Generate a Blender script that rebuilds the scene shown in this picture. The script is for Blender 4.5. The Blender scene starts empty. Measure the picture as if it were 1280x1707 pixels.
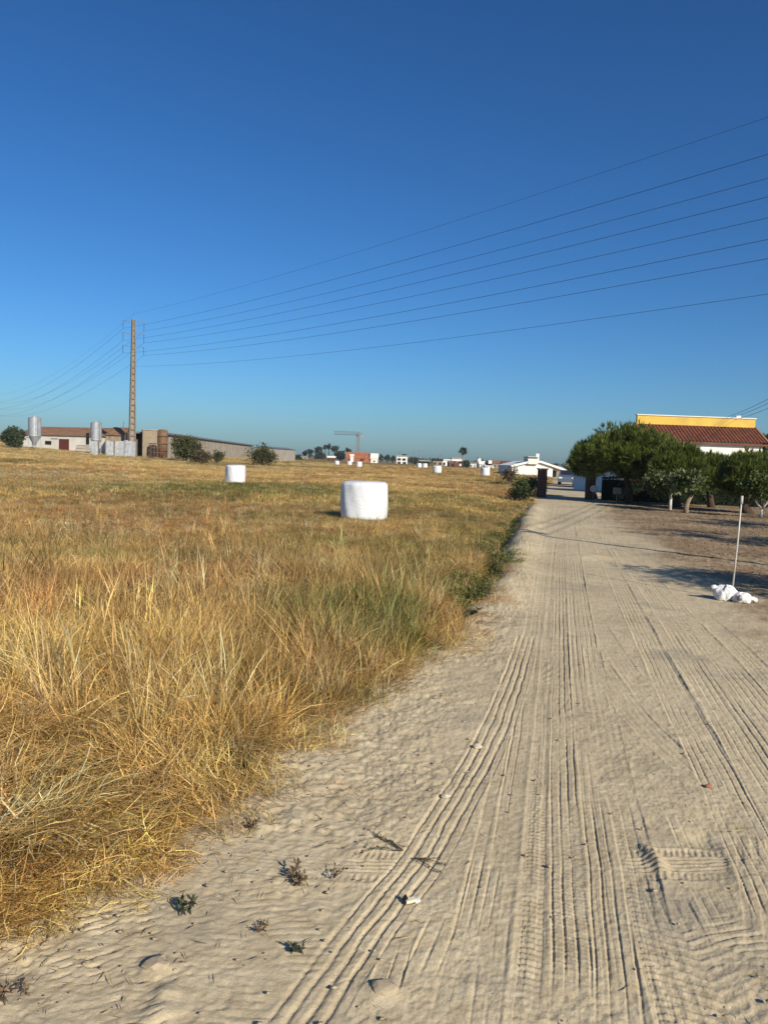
import bpy, bmesh, math, random
import numpy as np
from mathutils import Matrix, Vector
rng = np.random.default_rng(11)
random.seed(5)
scene = bpy.context.scene
col = scene.collection

# ------------------------------------------------------------------ camera
F, CX, CY, H = 1290., 640., 853.5, 1.75
PITCH, ROLL = math.radians(3.77), math.radians(2.0)
fw = np.array([0, math.cos(PITCH), -math.sin(PITCH)])
rt0 = np.array([1., 0, 0]); up0 = np.cross(rt0, fw)
rt = rt0 * math.cos(ROLL) + up0 * math.sin(ROLL)
up = up0 * math.cos(ROLL) - rt0 * math.sin(ROLL)
CAM = np.array([0, 0, H])
cd = bpy.data.cameras.new('camera'); camo = bpy.data.objects.new('camera', cd); col.objects.link(camo)
camo.matrix_world = Matrix(((rt[0], up[0], -fw[0], 0), (rt[1], up[1], -fw[1], 0), (rt[2], up[2], -fw[2], H), (0, 0, 0, 1)))
cd.sensor_fit = 'VERTICAL'; cd.angle = 2 * math.atan(853.5 / F); cd.clip_start = 0.05; cd.clip_end = 12000
scene.camera = camo
scene.render.resolution_x, scene.render.resolution_y = 767, 1024

# ------------------------------------------------------------------ light
SUN_AZ, SUN_EL = math.radians(180 - 36), math.radians(29)      # clockwise from +y: behind the camera, to the right
to_sun = Vector((math.sin(SUN_AZ) * math.cos(SUN_EL), math.cos(SUN_AZ) * math.cos(SUN_EL), math.sin(SUN_EL)))
w = bpy.data.worlds.new('World'); scene.world = w; w.use_nodes = True
wn = w.node_tree.nodes; wl = w.node_tree.links
sky = wn.new('ShaderNodeTexSky'); sky.sky_type = 'NISHITA'; sky.sun_disc = False
sky.sun_elevation = SUN_EL; sky.sun_rotation = SUN_AZ
sky.altitude = 50; sky.air_density = 1.0; sky.dust_density = 0.8; sky.ozone_density = 6.0
tn = wn.new('ShaderNodeMix'); tn.data_type = 'RGBA'; tn.blend_type = 'MULTIPLY'; tn.inputs[0].default_value = 1.0   # white balance of the whole sky
tn.inputs[7].default_value = (0.66, 0.89, 1.08, 1); wl.new(sky.outputs[0], tn.inputs[6])
hs = wn.new('ShaderNodeHueSaturation'); hs.inputs['Saturation'].default_value = 1.06; wl.new(tn.outputs[2], hs.inputs['Color'])
gm = wn.new('ShaderNodeGamma'); gm.inputs[1].default_value = 1.2; wl.new(hs.outputs[0], gm.inputs[0])
t2 = wn.new('ShaderNodeMix'); t2.data_type = 'RGBA'; t2.blend_type = 'MULTIPLY'; t2.inputs[0].default_value = 1.0; t2.inputs[7].default_value = (1.21, 1.08, 0.95, 1)
wl.new(gm.outputs[0], t2.inputs[6]); wl.new(t2.outputs[2], wn['Background'].inputs[0]); wn['Background'].inputs[1].default_value = 0.058
sl = bpy.data.lights.new('sun', 'SUN'); so = bpy.data.objects.new('sun', sl); col.objects.link(so)
sl.energy = 4.8; sl.angle = math.radians(0.53); sl.color = (1.0, 0.90, 0.75)
so.rotation_euler = to_sun.to_track_quat('Z', 'Y').to_euler()
scene.view_settings.view_transform = 'Standard'; scene.view_settings.look = 'None'
scene.view_settings.exposure = 0.33; scene.view_settings.gamma = 1.0
cy = scene.cycles; cy.max_bounces = 4; cy.diffuse_bounces = 2; cy.glossy_bounces = 1; cy.transmission_bounces = 2

# ------------------------------------------------------------------ helpers
def ray(x, y): return fw + rt * (x - CX) / F - up * (y - CY) / F
def G(x, y, z=0.):
    d = ray(x, y); return CAM + d * ((z - H) / d[2])
def at(x, y, Y):
    d = ray(x, y); return CAM + d * (Y / d[1])

def sstep(a, b, x):
    t = np.clip((x - a) / (b - a), 0, 1); return t * t * (3 - 2 * t)

def _hash(i, j, s):
    h = (i.astype(np.int64) * 374761393 + j.astype(np.int64) * 668265263 + s * 2147483647) & 0x7fffffff
    h = ((h ^ (h >> 13)) * 1274126177) & 0x7fffffff
    return ((h ^ (h >> 16)) & 0xffff) / 65535.
def vnoise(x, y, s=0):
    xi, yi = np.floor(x), np.floor(y); fx, fy = x - xi, y - yi
    fx = fx * fx * (3 - 2 * fx); fy = fy * fy * (3 - 2 * fy)
    a, b, c, d = _hash(xi, yi, s), _hash(xi + 1, yi, s), _hash(xi, yi + 1, s), _hash(xi + 1, yi + 1, s)
    return (a * (1 - fx) + b * fx) * (1 - fy) + (c * (1 - fx) + d * fx) * fy
def fbm(x, y, s=0, o=4):
    v = 0; a = 0.5; n = 0
    for k in range(o):
        v = v + a * vnoise(x, y, s + k * 17); n += a; a *= .5; x = x * 2.03 + 3.1; y = y * 2.03 + 1.7
    return v / n

def tag(o, label=None, cat=None, group=None, kind=None):
    if label: o['label'] = label
    if cat: o['category'] = cat
    if group: o['group'] = group
    if kind: o['kind'] = kind
    return o
def thing(name, label, cat, loc=(0, 0, 0), group=None):
    o = bpy.data.objects.new(name, None); col.objects.link(o); o.location = Vector([float(v) for v in loc])
    o.empty_display_size = .2
    return tag(o, label, cat, group)

class MB:
    """collects shapes given in world coordinates"""
    def __init__(s): s.v = []; s.f = []
    def add(s, vs, fs):
        n = len(s.v); s.v.extend([tuple(map(float, q)) for q in vs]); s.f.extend([tuple(i + n for i in f) for f in fs]); return s
    def obb(s, c, ex, ey, ez):
        c, ex, ey, ez = (np.array(q, float) for q in (c, ex, ey, ez))
        vs = [c + a * ex + b * ey + d * ez for d in (-1, 1) for b in (-1, 1) for a in (-1, 1)]
        return s.add(vs, [(0, 2, 3, 1), (4, 5, 7, 6), (0, 1, 5, 4), (2, 6, 7, 3), (0, 4, 6, 2), (1, 3, 7, 5)])
    def box(s, c, size, rz=0.):
        ca, sa = math.cos(rz), math.sin(rz); a, b, d = [q / 2 for q in size]
        return s.obb(c, (a * ca, a * sa, 0), (-b * sa, b * ca, 0), (0, 0, d))
    def tube(s, pts, rad, n=8, cap=True):
        pts = [np.array(q, float) for q in pts]; m = len(pts)
        if not hasattr(rad, '__len__'): rad = [rad] * m
        vs = []; u = None
        for i in range(m):
            t = pts[min(i + 1, m - 1)] - pts[max(i - 1, 0)]; t = t / (np.linalg.norm(t) + 1e-9)
            if u is None: u = np.cross(t, (0, 0, 1) if abs(t[2]) < .9 else (1, 0, 0))
            u = u - t * (u @ t); u /= np.linalg.norm(u) + 1e-9; w_ = np.cross(t, u)
            for k in range(n):
                a = 2 * math.pi * k / n; vs.append(pts[i] + rad[i] * (u * math.cos(a) + w_ * math.sin(a)))
        fs = [(i * n + k, i * n + (k + 1) % n, (i + 1) * n + (k + 1) % n, (i + 1) * n + k) for i in range(m - 1) for k in range(n)]
        if cap: fs += [tuple(range(n - 1, -1, -1)), tuple((m - 1) * n + k for k in range(n))]
        return s.add(vs, fs)
    def lathe(s, c, prof, n=24, cap=True):
        c = np.array(c, float)
        vs = [c + (r * math.cos(2 * math.pi * k / n), r * math.sin(2 * math.pi * k / n), z) for r, z in prof for k in range(n)]
        m = len(prof)
        fs = [(i * n + k, i * n + (k + 1) % n, (i + 1) * n + (k + 1) % n, (i + 1) * n + k) for i in range(m - 1) for k in range(n)]
        if cap: fs += [tuple(range(n - 1, -1, -1)), tuple((m - 1) * n + k for k in range(n))]
        return s.add(vs, fs)
    def poly(s, pts): return s.add(pts, [tuple(range(len(pts)))])
    def prism(s, pts, off):
        n = len(pts); a = [np.array(q, float) for q in pts]; b = [q + np.array(off, float) for q in a]
        return s.add(a + b, [tuple(range(n - 1, -1, -1)), tuple(range(n, 2 * n))] + [(k, (k + 1) % n, n + (k + 1) % n, n + k) for k in range(n)])
    def arr(s, V, Fc): return s.add(V, [tuple(f) for f in Fc.tolist()])
    def build(s, name, mat, parent=None, smooth=False, bevel=0):
        me = bpy.data.meshes.new(name)
        off = np.array(parent_world(parent)) if parent else np.zeros(3)
        me.from_pydata([tuple(np.array(q) - off) for q in s.v], [], s.f); me.update()
        bm = bmesh.new(); bm.from_mesh(me); bmesh.ops.recalc_face_normals(bm, faces=bm.faces[:]); bm.to_mesh(me); bm.free()
        me.materials.append(mat)
        if smooth: me.polygons.foreach_set('use_smooth', [True] * len(me.polygons))
        o = bpy.data.objects.new(name, me); col.objects.link(o)
        if parent: o.parent = parent
        if bevel:
            b = o.modifiers.new('bevel', 'BEVEL'); b.width = bevel; b.segments = 2
        return o
def parent_world(p):
    v = Vector((0, 0, 0))
    while p: v += p.location; p = p.parent
    return v
def raw_mesh(name, V, Fq, mat, parent=None, smooth=False, attrs=None):
    """fast numpy mesh; Fq (n,k) all faces with k corners"""
    me = bpy.data.meshes.new(name); V = np.asarray(V, np.float32); Fq = np.asarray(Fq, np.int32)
    if parent: V = V - np.array(parent_world(parent), np.float32)
    n, k = Fq.shape
    me.vertices.add(len(V)); me.vertices.foreach_set('co', V.ravel())
    me.loops.add(n * k); me.loops.foreach_set('vertex_index', Fq.ravel())
    me.polygons.add(n); me.polygons.foreach_set('loop_start', np.arange(0, n * k, k, dtype=np.int32))
    me.polygons.foreach_set('loop_total', np.full(n, k, np.int32))
    if smooth: me.polygons.foreach_set('use_smooth', np.ones(n, bool))
    for an, (ty, dat) in (attrs or {}).items():
        a = me.attributes.new(an, ty, 'POINT'); a.data.foreach_set('color' if ty == 'FLOAT_COLOR' else ('vector' if ty == 'FLOAT_VECTOR' else 'value'), np.asarray(dat, np.float32).ravel())
    me.update(calc_edges=True); me.validate()
    if mat: me.materials.append(mat)
    o = bpy.data.objects.new(name, me); col.objects.link(o)
    if parent: o.parent = parent
    return o

# ------------------------------------------------------------------ materials
class NT:
    def __init__(s, m): m.use_nodes = True; s.t = m.node_tree; s.n = s.t.nodes; s.l = s.t.links
    def new(s, ty, **kw):
        n = s.n.new(ty)
        for k, v in kw.items(): setattr(n, k, v)
        return n
    def link(s, a, b): s.l.new(a, b)
    def noise(s, scale, detail=4, rough=.55, vec=None, dist=0.):
        n = s.new('ShaderNodeTexNoise'); n.inputs['Scale'].default_value = scale; n.inputs['Detail'].default_value = detail
        n.inputs['Roughness'].default_value = rough; n.inputs['Distortion'].default_value = dist
        if vec is not None: s.link(vec, n.inputs['Vector'])
        return n.outputs['Fac']
    def ramp(s, fac, stops):
        r = s.new('ShaderNodeValToRGB'); e = r.color_ramp.elements
        while len(e) < len(stops): e.new(.5)
        for q, (p, c) in zip(e, stops): q.position = p; q.color = (*c, 1) if len(c) == 3 else c
        s.link(fac, r.inputs[0]); return r.outputs[0]
    def mix(s, fac, a, b, mode='MIX'):
        m = s.new('ShaderNodeMix', data_type='RGBA', blend_type=mode)
        for v, i in ((fac, m.inputs[0]), (a, m.inputs[6]), (b, m.inputs[7])):
            if isinstance(v, (int, float)): i.default_value = v
            elif isinstance(v, tuple): i.default_value = (*v, 1)
            else: s.link(v, i)
        return m.outputs[2]
    def math(s, op, a, b=0.):
        m = s.new('ShaderNodeMath', operation=op)
        for v, i in ((a, m.inputs[0]), (b, m.inputs[1])):
            if isinstance(v, (int, float)): i.default_value = v
            else: s.link(v, i)
        return m.outputs[0]
    def bump(s, h, strength=.3, dist=.01):
        b = s.new('ShaderNodeBump'); b.inputs['Strength'].default_value = strength; b.inputs['Distance'].default_value = dist
        s.link(h, b.inputs['Height']); return b.outputs[0]
    def pos(s): return s.new('ShaderNodeNewGeometry').outputs['Position']
    def obj(s): return s.new('ShaderNodeTexCoord').outputs['Object']
    @property
    def bsdf(s): return s.n['Principled BSDF']

def mat(name, c1, c2=None, scale=3., rough=.8, bump=0., bscale=None, bdist=.01, metal=0., stops=(.3, .7), spec=.3, coord='obj'):
    m = bpy.data.materials.new(name); t = NT(m); b = t.bsdf
    b.inputs['Roughness'].default_value = rough; b.inputs['Metallic'].default_value = metal; b.inputs['Specular IOR Level'].default_value = spec
    v = t.obj() if coord == 'obj' else t.pos()
    c2 = c2 or tuple(q * .75 for q in c1)
    t.link(t.ramp(t.noise(scale, 5, .6, v), [(stops[0], c2), (stops[1], c1)]), b.inputs['Base Color'])
    if bump: t.link(t.bump(t.noise(bscale or scale * 4, 4, .6, v), bump, bdist), b.inputs['Normal'])
    return m
def leaf_mat(name, c1, c2, scale=1.2, trans=.25, rough=.6):
    m = bpy.data.materials.new(name); t = NT(m); b = t.bsdf; b.inputs['Roughness'].default_value = rough; b.inputs['Specular IOR Level'].default_value = .25
    at_ = t.new('ShaderNodeAttribute', attribute_name='bv')
    f = t.math('ADD', t.math('MULTIPLY', at_.outputs['Fac'], .55), t.math('MULTIPLY', t.noise(scale, 3, .6, t.pos()), .45))
    c = t.ramp(f, [(.25, c2), (.75, c1)])
    t.link(c, b.inputs['Base Color'])
    tr = t.new('ShaderNodeBsdfTranslucent'); t.link(c, tr.inputs[0]); mx = t.new('ShaderNodeMixShader'); mx.inputs[0].default_value = trans
    t.link(b.outputs[0], mx.inputs[1]); t.link(tr.outputs[0], mx.inputs[2]); t.link(mx.outputs[0], t.n['Material Output'].inputs[0])
    return m

def ground_material():
    m = bpy.data.materials.new('ground_soil'); t = NT(m); b = t.bsdf
    b.inputs['Roughness'].default_value = .95; b.inputs['Specular IOR Level'].default_value = .1
    p = t.pos()
    z = t.new('ShaderNodeAttribute', attribute_name='zone')
    sx = t.new('ShaderNodeSeparateColor'); t.link(z.outputs['Color'], sx.inputs[0])
    # sand
    big = t.noise(.55, 5, .6, p); fine = t.noise(9., 5, .65, p); grain = t.noise(160., 3, .7, p)
    sand = t.ramp(big, [(.3, (.405, .332, .214)), (.5, (.485, .402, .260)), (.72, (.54, .452, .296))])
    sand = t.mix(.5, sand, t.ramp(fine, [(.3, (.25, .25, .25)), (.7, (.75, .75, .75))]), 'SOFT_LIGHT')
    sand = t.mix(.55, sand, t.ramp(grain, [(.25, (.22, .21, .2)), (.75, (.78, .78, .78))]), 'SOFT_LIGHT')
    # greyer damp patches with a shape of their own
    pat = t.ramp(t.noise(1.1, 4, .55, p, .6), [(.56, (0, 0, 0)), (.70, (1, 1, 1))])
    sand = t.mix(t.math('MULTIPLY', pat, .75), sand, (.315, .272, .20))
    # yard: tilled brown earth with dead litter
    y1 = t.noise(.5, 5, .6, p); y2 = t.noise(6., 6, .7, p)
    yard = t.ramp(y1, [(.32, (.185, .128, .075)), (.5, (.25, .180, .108)), (.7, (.35, .268, .170))])
    yard = t.mix(.8, yard, t.ramp(y2, [(.35, (.18, .16, .14)), (.62, (.8, .8, .8))]), 'SOFT_LIGHT')
    # field floor: old thatch
    f1 = t.noise(.12, 5, .6, p); f2 = t.noise(14., 6, .75, p)
    field = t.ramp(f1, [(.34, (.17, .118, .05)), (.5, (.23, .16, .062)), (.66, (.165, .145, .052))])
    field = t.mix(.8, field, t.ramp(f2, [(.3, (.15, .14, .12)), (.7, (.85, .85, .8))]), 'SOFT_LIGHT')
    c = t.mix(sx.outputs[1], sand, field); c = t.mix(sx.outputs[2], c, yard)
    t.link(c, b.inputs['Base Color'])
    hgt = t.math('ADD', t.math('MULTIPLY', t.noise(30., 5, .65, p), .7), t.math('MULTIPLY', grain, .35))
    t.link(t.bump(hgt, .55, .012), b.inputs['Normal'])
    return m
M_ground = ground_material()

# ------------------------------------------------------------------ terrain
EY = np.array([-40, 0, 2.2, 2.64, 2.96, 3.31, 4.02, 5.23, 7.0, 9.07, 11.5, 16., 27., 44., 60, 90, 140, 5000])
EX = np.array([-30, -4.9, -1.80, -1.42, -1.02, -.74, -.36, .0, .66, 1.06, 1.75, 2.62, 4.83, 8.75, 12.3, 19.5, 30, 900])
def edge_left(x, y):          # signed distance-ish to the grass edge, + on the road side
    n = (fbm(x * 1.9, y * 1.9, 3, 4) - .5) * .75 + (fbm(x * .5, y * .5, 8, 2) - .5) * .5
    return (x - np.interp(y, EY, EX)) + n * sstep(1, 5, y) * (.55 + .45 * sstep(40, 8, y))
YY = np.array([-40, 3, 8.3, 11.4, 19.2, 27, 41, 60, 90, 5000]); YX = np.array([4., 3.9, 4.15, 4.85, 6.2, 7.7, 11.2, 30, 60, 5000])
def edge_right(x, y):
    n = (fbm(x * 1.3, y * 1.3, 21, 4) - .5) * 1.6
    return (x - np.interp(y, YY, YX)) + n
def base_height(x, y):
    e = edge_left(x, y)
    f = sstep(.1, -.9, e)                                     # field mask
    z = .16 * sstep(-.3, -3., e)
    z = z + f * (fbm(x * .22, y * .22, 40, 3) - .5) * .30
    e0 = x - np.interp(y, EY, EX) + (fbm(x * .9, y * .9, 12, 2) - .5) * .25
    ba = sstep(8.5, 11, y) * sstep(40, 30, y)                 # sand berm thrown up by the grader, ditch behind it
    z = z + ba * (.10 * np.exp(-((e0 - .25) / .34) ** 2) - .22 * np.exp(-((e0 + .26) / .20) ** 2))
    z = z + .034 * np.maximum(0, -x - 14.) * sstep(20, 90, y)
    z = z + f * sstep(60, 400, y) * .35
    return z

# --- wheel tracks: centre lines on the sand, width, kind, groove depth
TR = [
 ([(20, 1700), (90, 1640), (150, 1560)], .24, 'lug', .012, .6),
 ([(120, 1740), (120, 1650), (130, 1560)], .22, 'lug', .014, .7),
 ([(215, 1740), (214, 1640), (205, 1560), (190, 1490)], .24, 'lug', .020, .9),
 ([(325, 1760), (308, 1640), (292, 1560), (280, 1490)], .24, 'lug', .020, .9),
 ([(400, 1760), (390, 1690), (378, 1640)], .18, 'lugr', .016, .8),
 ([(510, 1740), (430, 1600), (350, 1500), (270, 1420)], .30, 'smooth', .010, .8),
 ([(445, 1740), (365, 1610), (300, 1530)], .13, 'lugr', .014, .8),
 ([(560, 1640), (470, 1530), (380, 1460)], .16, 'lugr', .013, .75),
 ([(270, 1412), (400, 1428), (560, 1440), (690, 1443)], .24, 'ribl', .013, .8),
 ([(300, 1352), (420, 1395), (560, 1400)], .20, 'rib', .006, .5),
 ([(770, 1707), (810, 1500), (840, 1350), (870, 1180), (900, 980), (915, 870)], .20, 'rib', .012, .75),
 ([(850, 1760), (865, 1500), (885, 1250), (905, 1050), (920, 900), (932, 840)], .26, 'rib', .016, .95),
 ([(700, 1620), (740, 1530)], .11, 'rib', .014, .8),
 ([(790, 1560), (815, 1440)], .13, 'rib', .013, .8),
 ([(640, 1650), (665, 1570)], .10, 'rib', .013, .8),
 ([(480, 1740), (560, 1620), (640, 1510), (705, 1430), (765, 1330), (825, 1220), (862, 1120), (880, 1060)], .20, 'wavy', .020, .72),
 ([(905, 1760), (912, 1500), (918, 1250), (925, 1050), (931, 900), (938, 840)], .22, 'block', .013, .9),
 ([(985, 1760), (970, 1500), (952, 1250), (943, 1050), (938, 900), (942, 840)], .24, 'rib', .022, 1.),
 ([(1065, 1760), (1035, 1500), (1000, 1280), (975, 1100), (955, 920), (948, 840)], .24, 'rib', .016, 1.),
 ([(1150, 1760), (1090, 1560), (1060, 1430), (1030, 1300), (1005, 1180), (985, 1080)], .15, 'block', .014, .9),
 ([(1000, 1110), (1065, 1200), (1180, 1310), (1300, 1420)], .19, 'rib', .012, .9),
 ([(990, 1030), (1040, 1110), (1080, 1160)], .18, 'rib', .010, .6),
 ([(1100, 1385), (1190, 1460), (1290, 1520)], .30, 'lug', .006, .5),
 ([(1090, 1330), (1200, 1345)], .18, 'block', .010, .6),
 ([(1110, 1300), (1165, 1420)], .16, 'rib', .012, .8),
 ([(1160, 1330), (1225, 1440)], .17, 'rib', .012, .8),
 ([(1105, 1490), (1150, 1580)], .17, 'rib', .012, .8),
 ([(1180, 1480), (1235, 1580)], .15, 'rib', .011, .7),
 ([(1100, 1350), (1180, 1358), (1250, 1372)], .14, 'ribl', .011, .6),
 ([(1040, 1441), (1160, 1440), (1340, 1443)], .25, 'ribl', .014, .7),
 ([(1253, 1385), (1264, 1460), (1285, 1600), (1310, 1740)], .20, 'deep', .026, 1.),
 ([(1130, 1540), (1190, 1640), (1260, 1760)], .34, 'chev', .009, .8),
 ([(1170, 1530), (1230, 1560), (1300, 1600)], .18, 'lugr', .010, .6),
 ([(1310, 1530), (1200, 1300), (1120, 1150), (1060, 1030), (1010, 930), (975, 860)], .24, 'rib', .015, .95),
 ([(1320, 1330), (1230, 1200), (1150, 1080), (1080, 980), (1020, 900), (980, 850)], .26, 'rib', .018, .95),
 ([(1330, 1420), (1245, 1270), (1175, 1150), (1110, 1060)], .18, 'rib', .012, .7),
 ([(1320, 1240), (1210, 1105), (1115, 1000), (1040, 910)], .22, 'rib', .013, .8),
 ([(1320, 1180), (1230, 1080), (1130, 990)], .20, 'rib', .011, .7),
]
def smooth_line(P, n=10):
    P = np.array(P); Q = [P[0]]
    for i in range(len(P) - 1):
        p0, p1, p2, p3 = P[max(i - 1, 0)], P[i], P[i + 1], P[min(i + 2, len(P) - 1)]
        for k in range(1, n + 1):
            u = k / n; Q.append(.5 * ((2 * p1) + (-p0 + p2) * u + (2 * p0 - 5 * p1 + 4 * p2 - p3) * u * u + (-p0 + 3 * p1 - 3 * p2 + p3) * u ** 3))
    return np.array(Q)
def tracks_height(x, y, z):
    wx = x + (fbm(x * 3, y * 3, 60, 2) - .5) * .010; wy = y + (fbm(x * 3 + 9, y * 3, 61, 2) - .5) * .010
    for ti, (pp, wd, kind, dep, op) in enumerate(TR):
        L = smooth_line([G(*q)[:2] for q in pp], 8)
        pad = wd
        sel = np.where((x > L[:, 0].min() - pad) & (x < L[:, 0].max() + pad) & (y > L[:, 1].min() - pad) & (y < L[:, 1].max() + pad))[0]
        if len(sel) == 0: continue
        X, Y = wx[sel], wy[sel]
        bd = np.full(len(sel), 1e9); bs = np.zeros(len(sel)); ba = np.zeros(len(sel)); acc = 0.; tot = np.linalg.norm(np.diff(L, axis=0), axis=1).sum()
        for i in range(len(L) - 1):
            a, b = L[i], L[i + 1]; d = b - a; ln = np.hypot(*d); d = d / (ln + 1e-9)
            u = (X - a[0]) * d[0] + (Y - a[1]) * d[1]; uc = np.clip(u, 0, ln)
            dx, dy = X - a[0] - d[0] * uc, Y - a[1] - d[1] * uc
            dist = np.hypot(dx, dy); sg = np.where(d[0] * dy - d[1] * dx > 0, -1., 1.)
            m = dist < bd; bd[m] = dist[m]; bs[m] = (dist * sg)[m]; ba[m] = (acc + u)[m]; acc += ln
        k = np.where(bd < wd * .95)[0]; s_, a_, id_ = bs[k], ba[k], sel[k]
        v = s_ / (wd / 2)
        m = sstep(1.12, .96, np.abs(v)) * sstep(-.05, .12, a_) * sstep(tot + .05, tot - .12, a_)
        worn = sstep(.38, .66, fbm(a_ * 1.3 + ti * 9, s_ * 2.5 + ti, 70 + ti, 3) + (op - .8) * .5)
        tooth = lambda q, lo=.25, hi=.6: sstep(lo, hi, np.abs((q % 1.) - .5) * 2)
        if kind == 'rib':
            n = max(2, int(round(wd / .050))) + (ti % 2) * .5; w1 = .012 * np.sin(a_ * 2.1 + ti) + .010 * np.sin(a_ * 5.3 + ti * 2)
            h = 1 - sstep(.66, .9, np.abs(((v + 1 + w1) * n / 2 % 1.) - .5) * 2)
            gr = fbm((v + 1 + w1) * n / 2 * 0 + np.floor((v + 1 + w1) * n / 2) * 3.7, a_ * .8, 400 + ti, 2); h = 1 - (1 - h) * sstep(.25, .6, gr)
            h = h - .20 * tooth(a_ / .024 + v * .6, .5, .8) * sstep(.5, .6, fbm(a_ * .9 + ti, v, 450 + ti, 2))
        elif kind == 'wavy':
            h = 1 - sstep(.5, .85, np.abs(((v + 1) * 1.9 + .35 * (fbm(a_ * 5, v * 1.5, 7, 4) - .5)) % 1. - .5) * 2) + .35 * (fbm(a_ * 22, s_ * 22, 9, 3) - .5)
        elif kind == 'deep':
            h = tooth((v + 1) * 1.5 + .04 * np.sin(a_ * 9), .25, .62)
        elif kind == 'block':
            h = .55 * tooth((v + 1) * 2.0, .3, .6) + .75 * tooth(a_ / .034 + v * .35, .35, .65) * (np.abs(np.abs(v) - .5) < .33)
        elif kind == 'lug':
            h = 1 - .9 * sstep(.66, .94, np.abs((a_ / .044 + np.abs(v) * .5 + np.where(v > 0, .5, 0) + .7 * (fbm(a_ * 6, s_ * 9, 5, 3) - .5)) % 1. - .5) * 2) * (np.abs(v) > .06) * sstep(.3, .55, fbm(a_ * 7, s_ * 7 + ti, 15, 3))
        elif kind == 'lugr':
            h = 1 - sstep(.5, .9, np.abs((a_ / .046 + v * .9 + .5 * (fbm(a_ * 8, s_ * 9, 6, 2) - .5)) % 1. - .5) * 2)
        elif kind == 'chev':
            h = tooth(a_ / .055 + np.abs(v) * 1.6 + .4 * (fbm(a_ * 8, s_ * 9, 16, 2) - .5), .45, .85)
        elif kind == 'ribl':
            h = np.where(np.abs(v) < .6, tooth((v + 1) * 4, .3, .65), 1 - .8 * (1 - tooth(a_ / .030 + v * 1.2 + .6 * (fbm(a_ * 9, s_ * 9, 77, 2) - .5), .3, .7)))
        else:
            h = np.zeros_like(v) + .1 * tooth((v + 1) * 5, .3, .7)
        base = (np.minimum(z[id_], .0) * .3 - .006) if kind != 'deep' else -.004
        tgt = base + (h - .65) * dep * (.85 if kind in ('lug', 'lugr', 'chev') else .6 if kind == 'wavy' else .45) * (.25 + .75 * np.maximum(worn, .7 if kind == 'wavy' else 0))
        z[id_] = z[id_] * (1 - m * op) + tgt * m * op
        # squeezed-out lips
        lip = np.exp(-((np.abs(v) - 1.12) / .11) ** 2) * dep * .25 * (.2 + .8 * worn) * sstep(0, .1, a_) * sstep(tot, tot - .1, a_)
        z[id_] += lip * op
    return z

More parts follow.
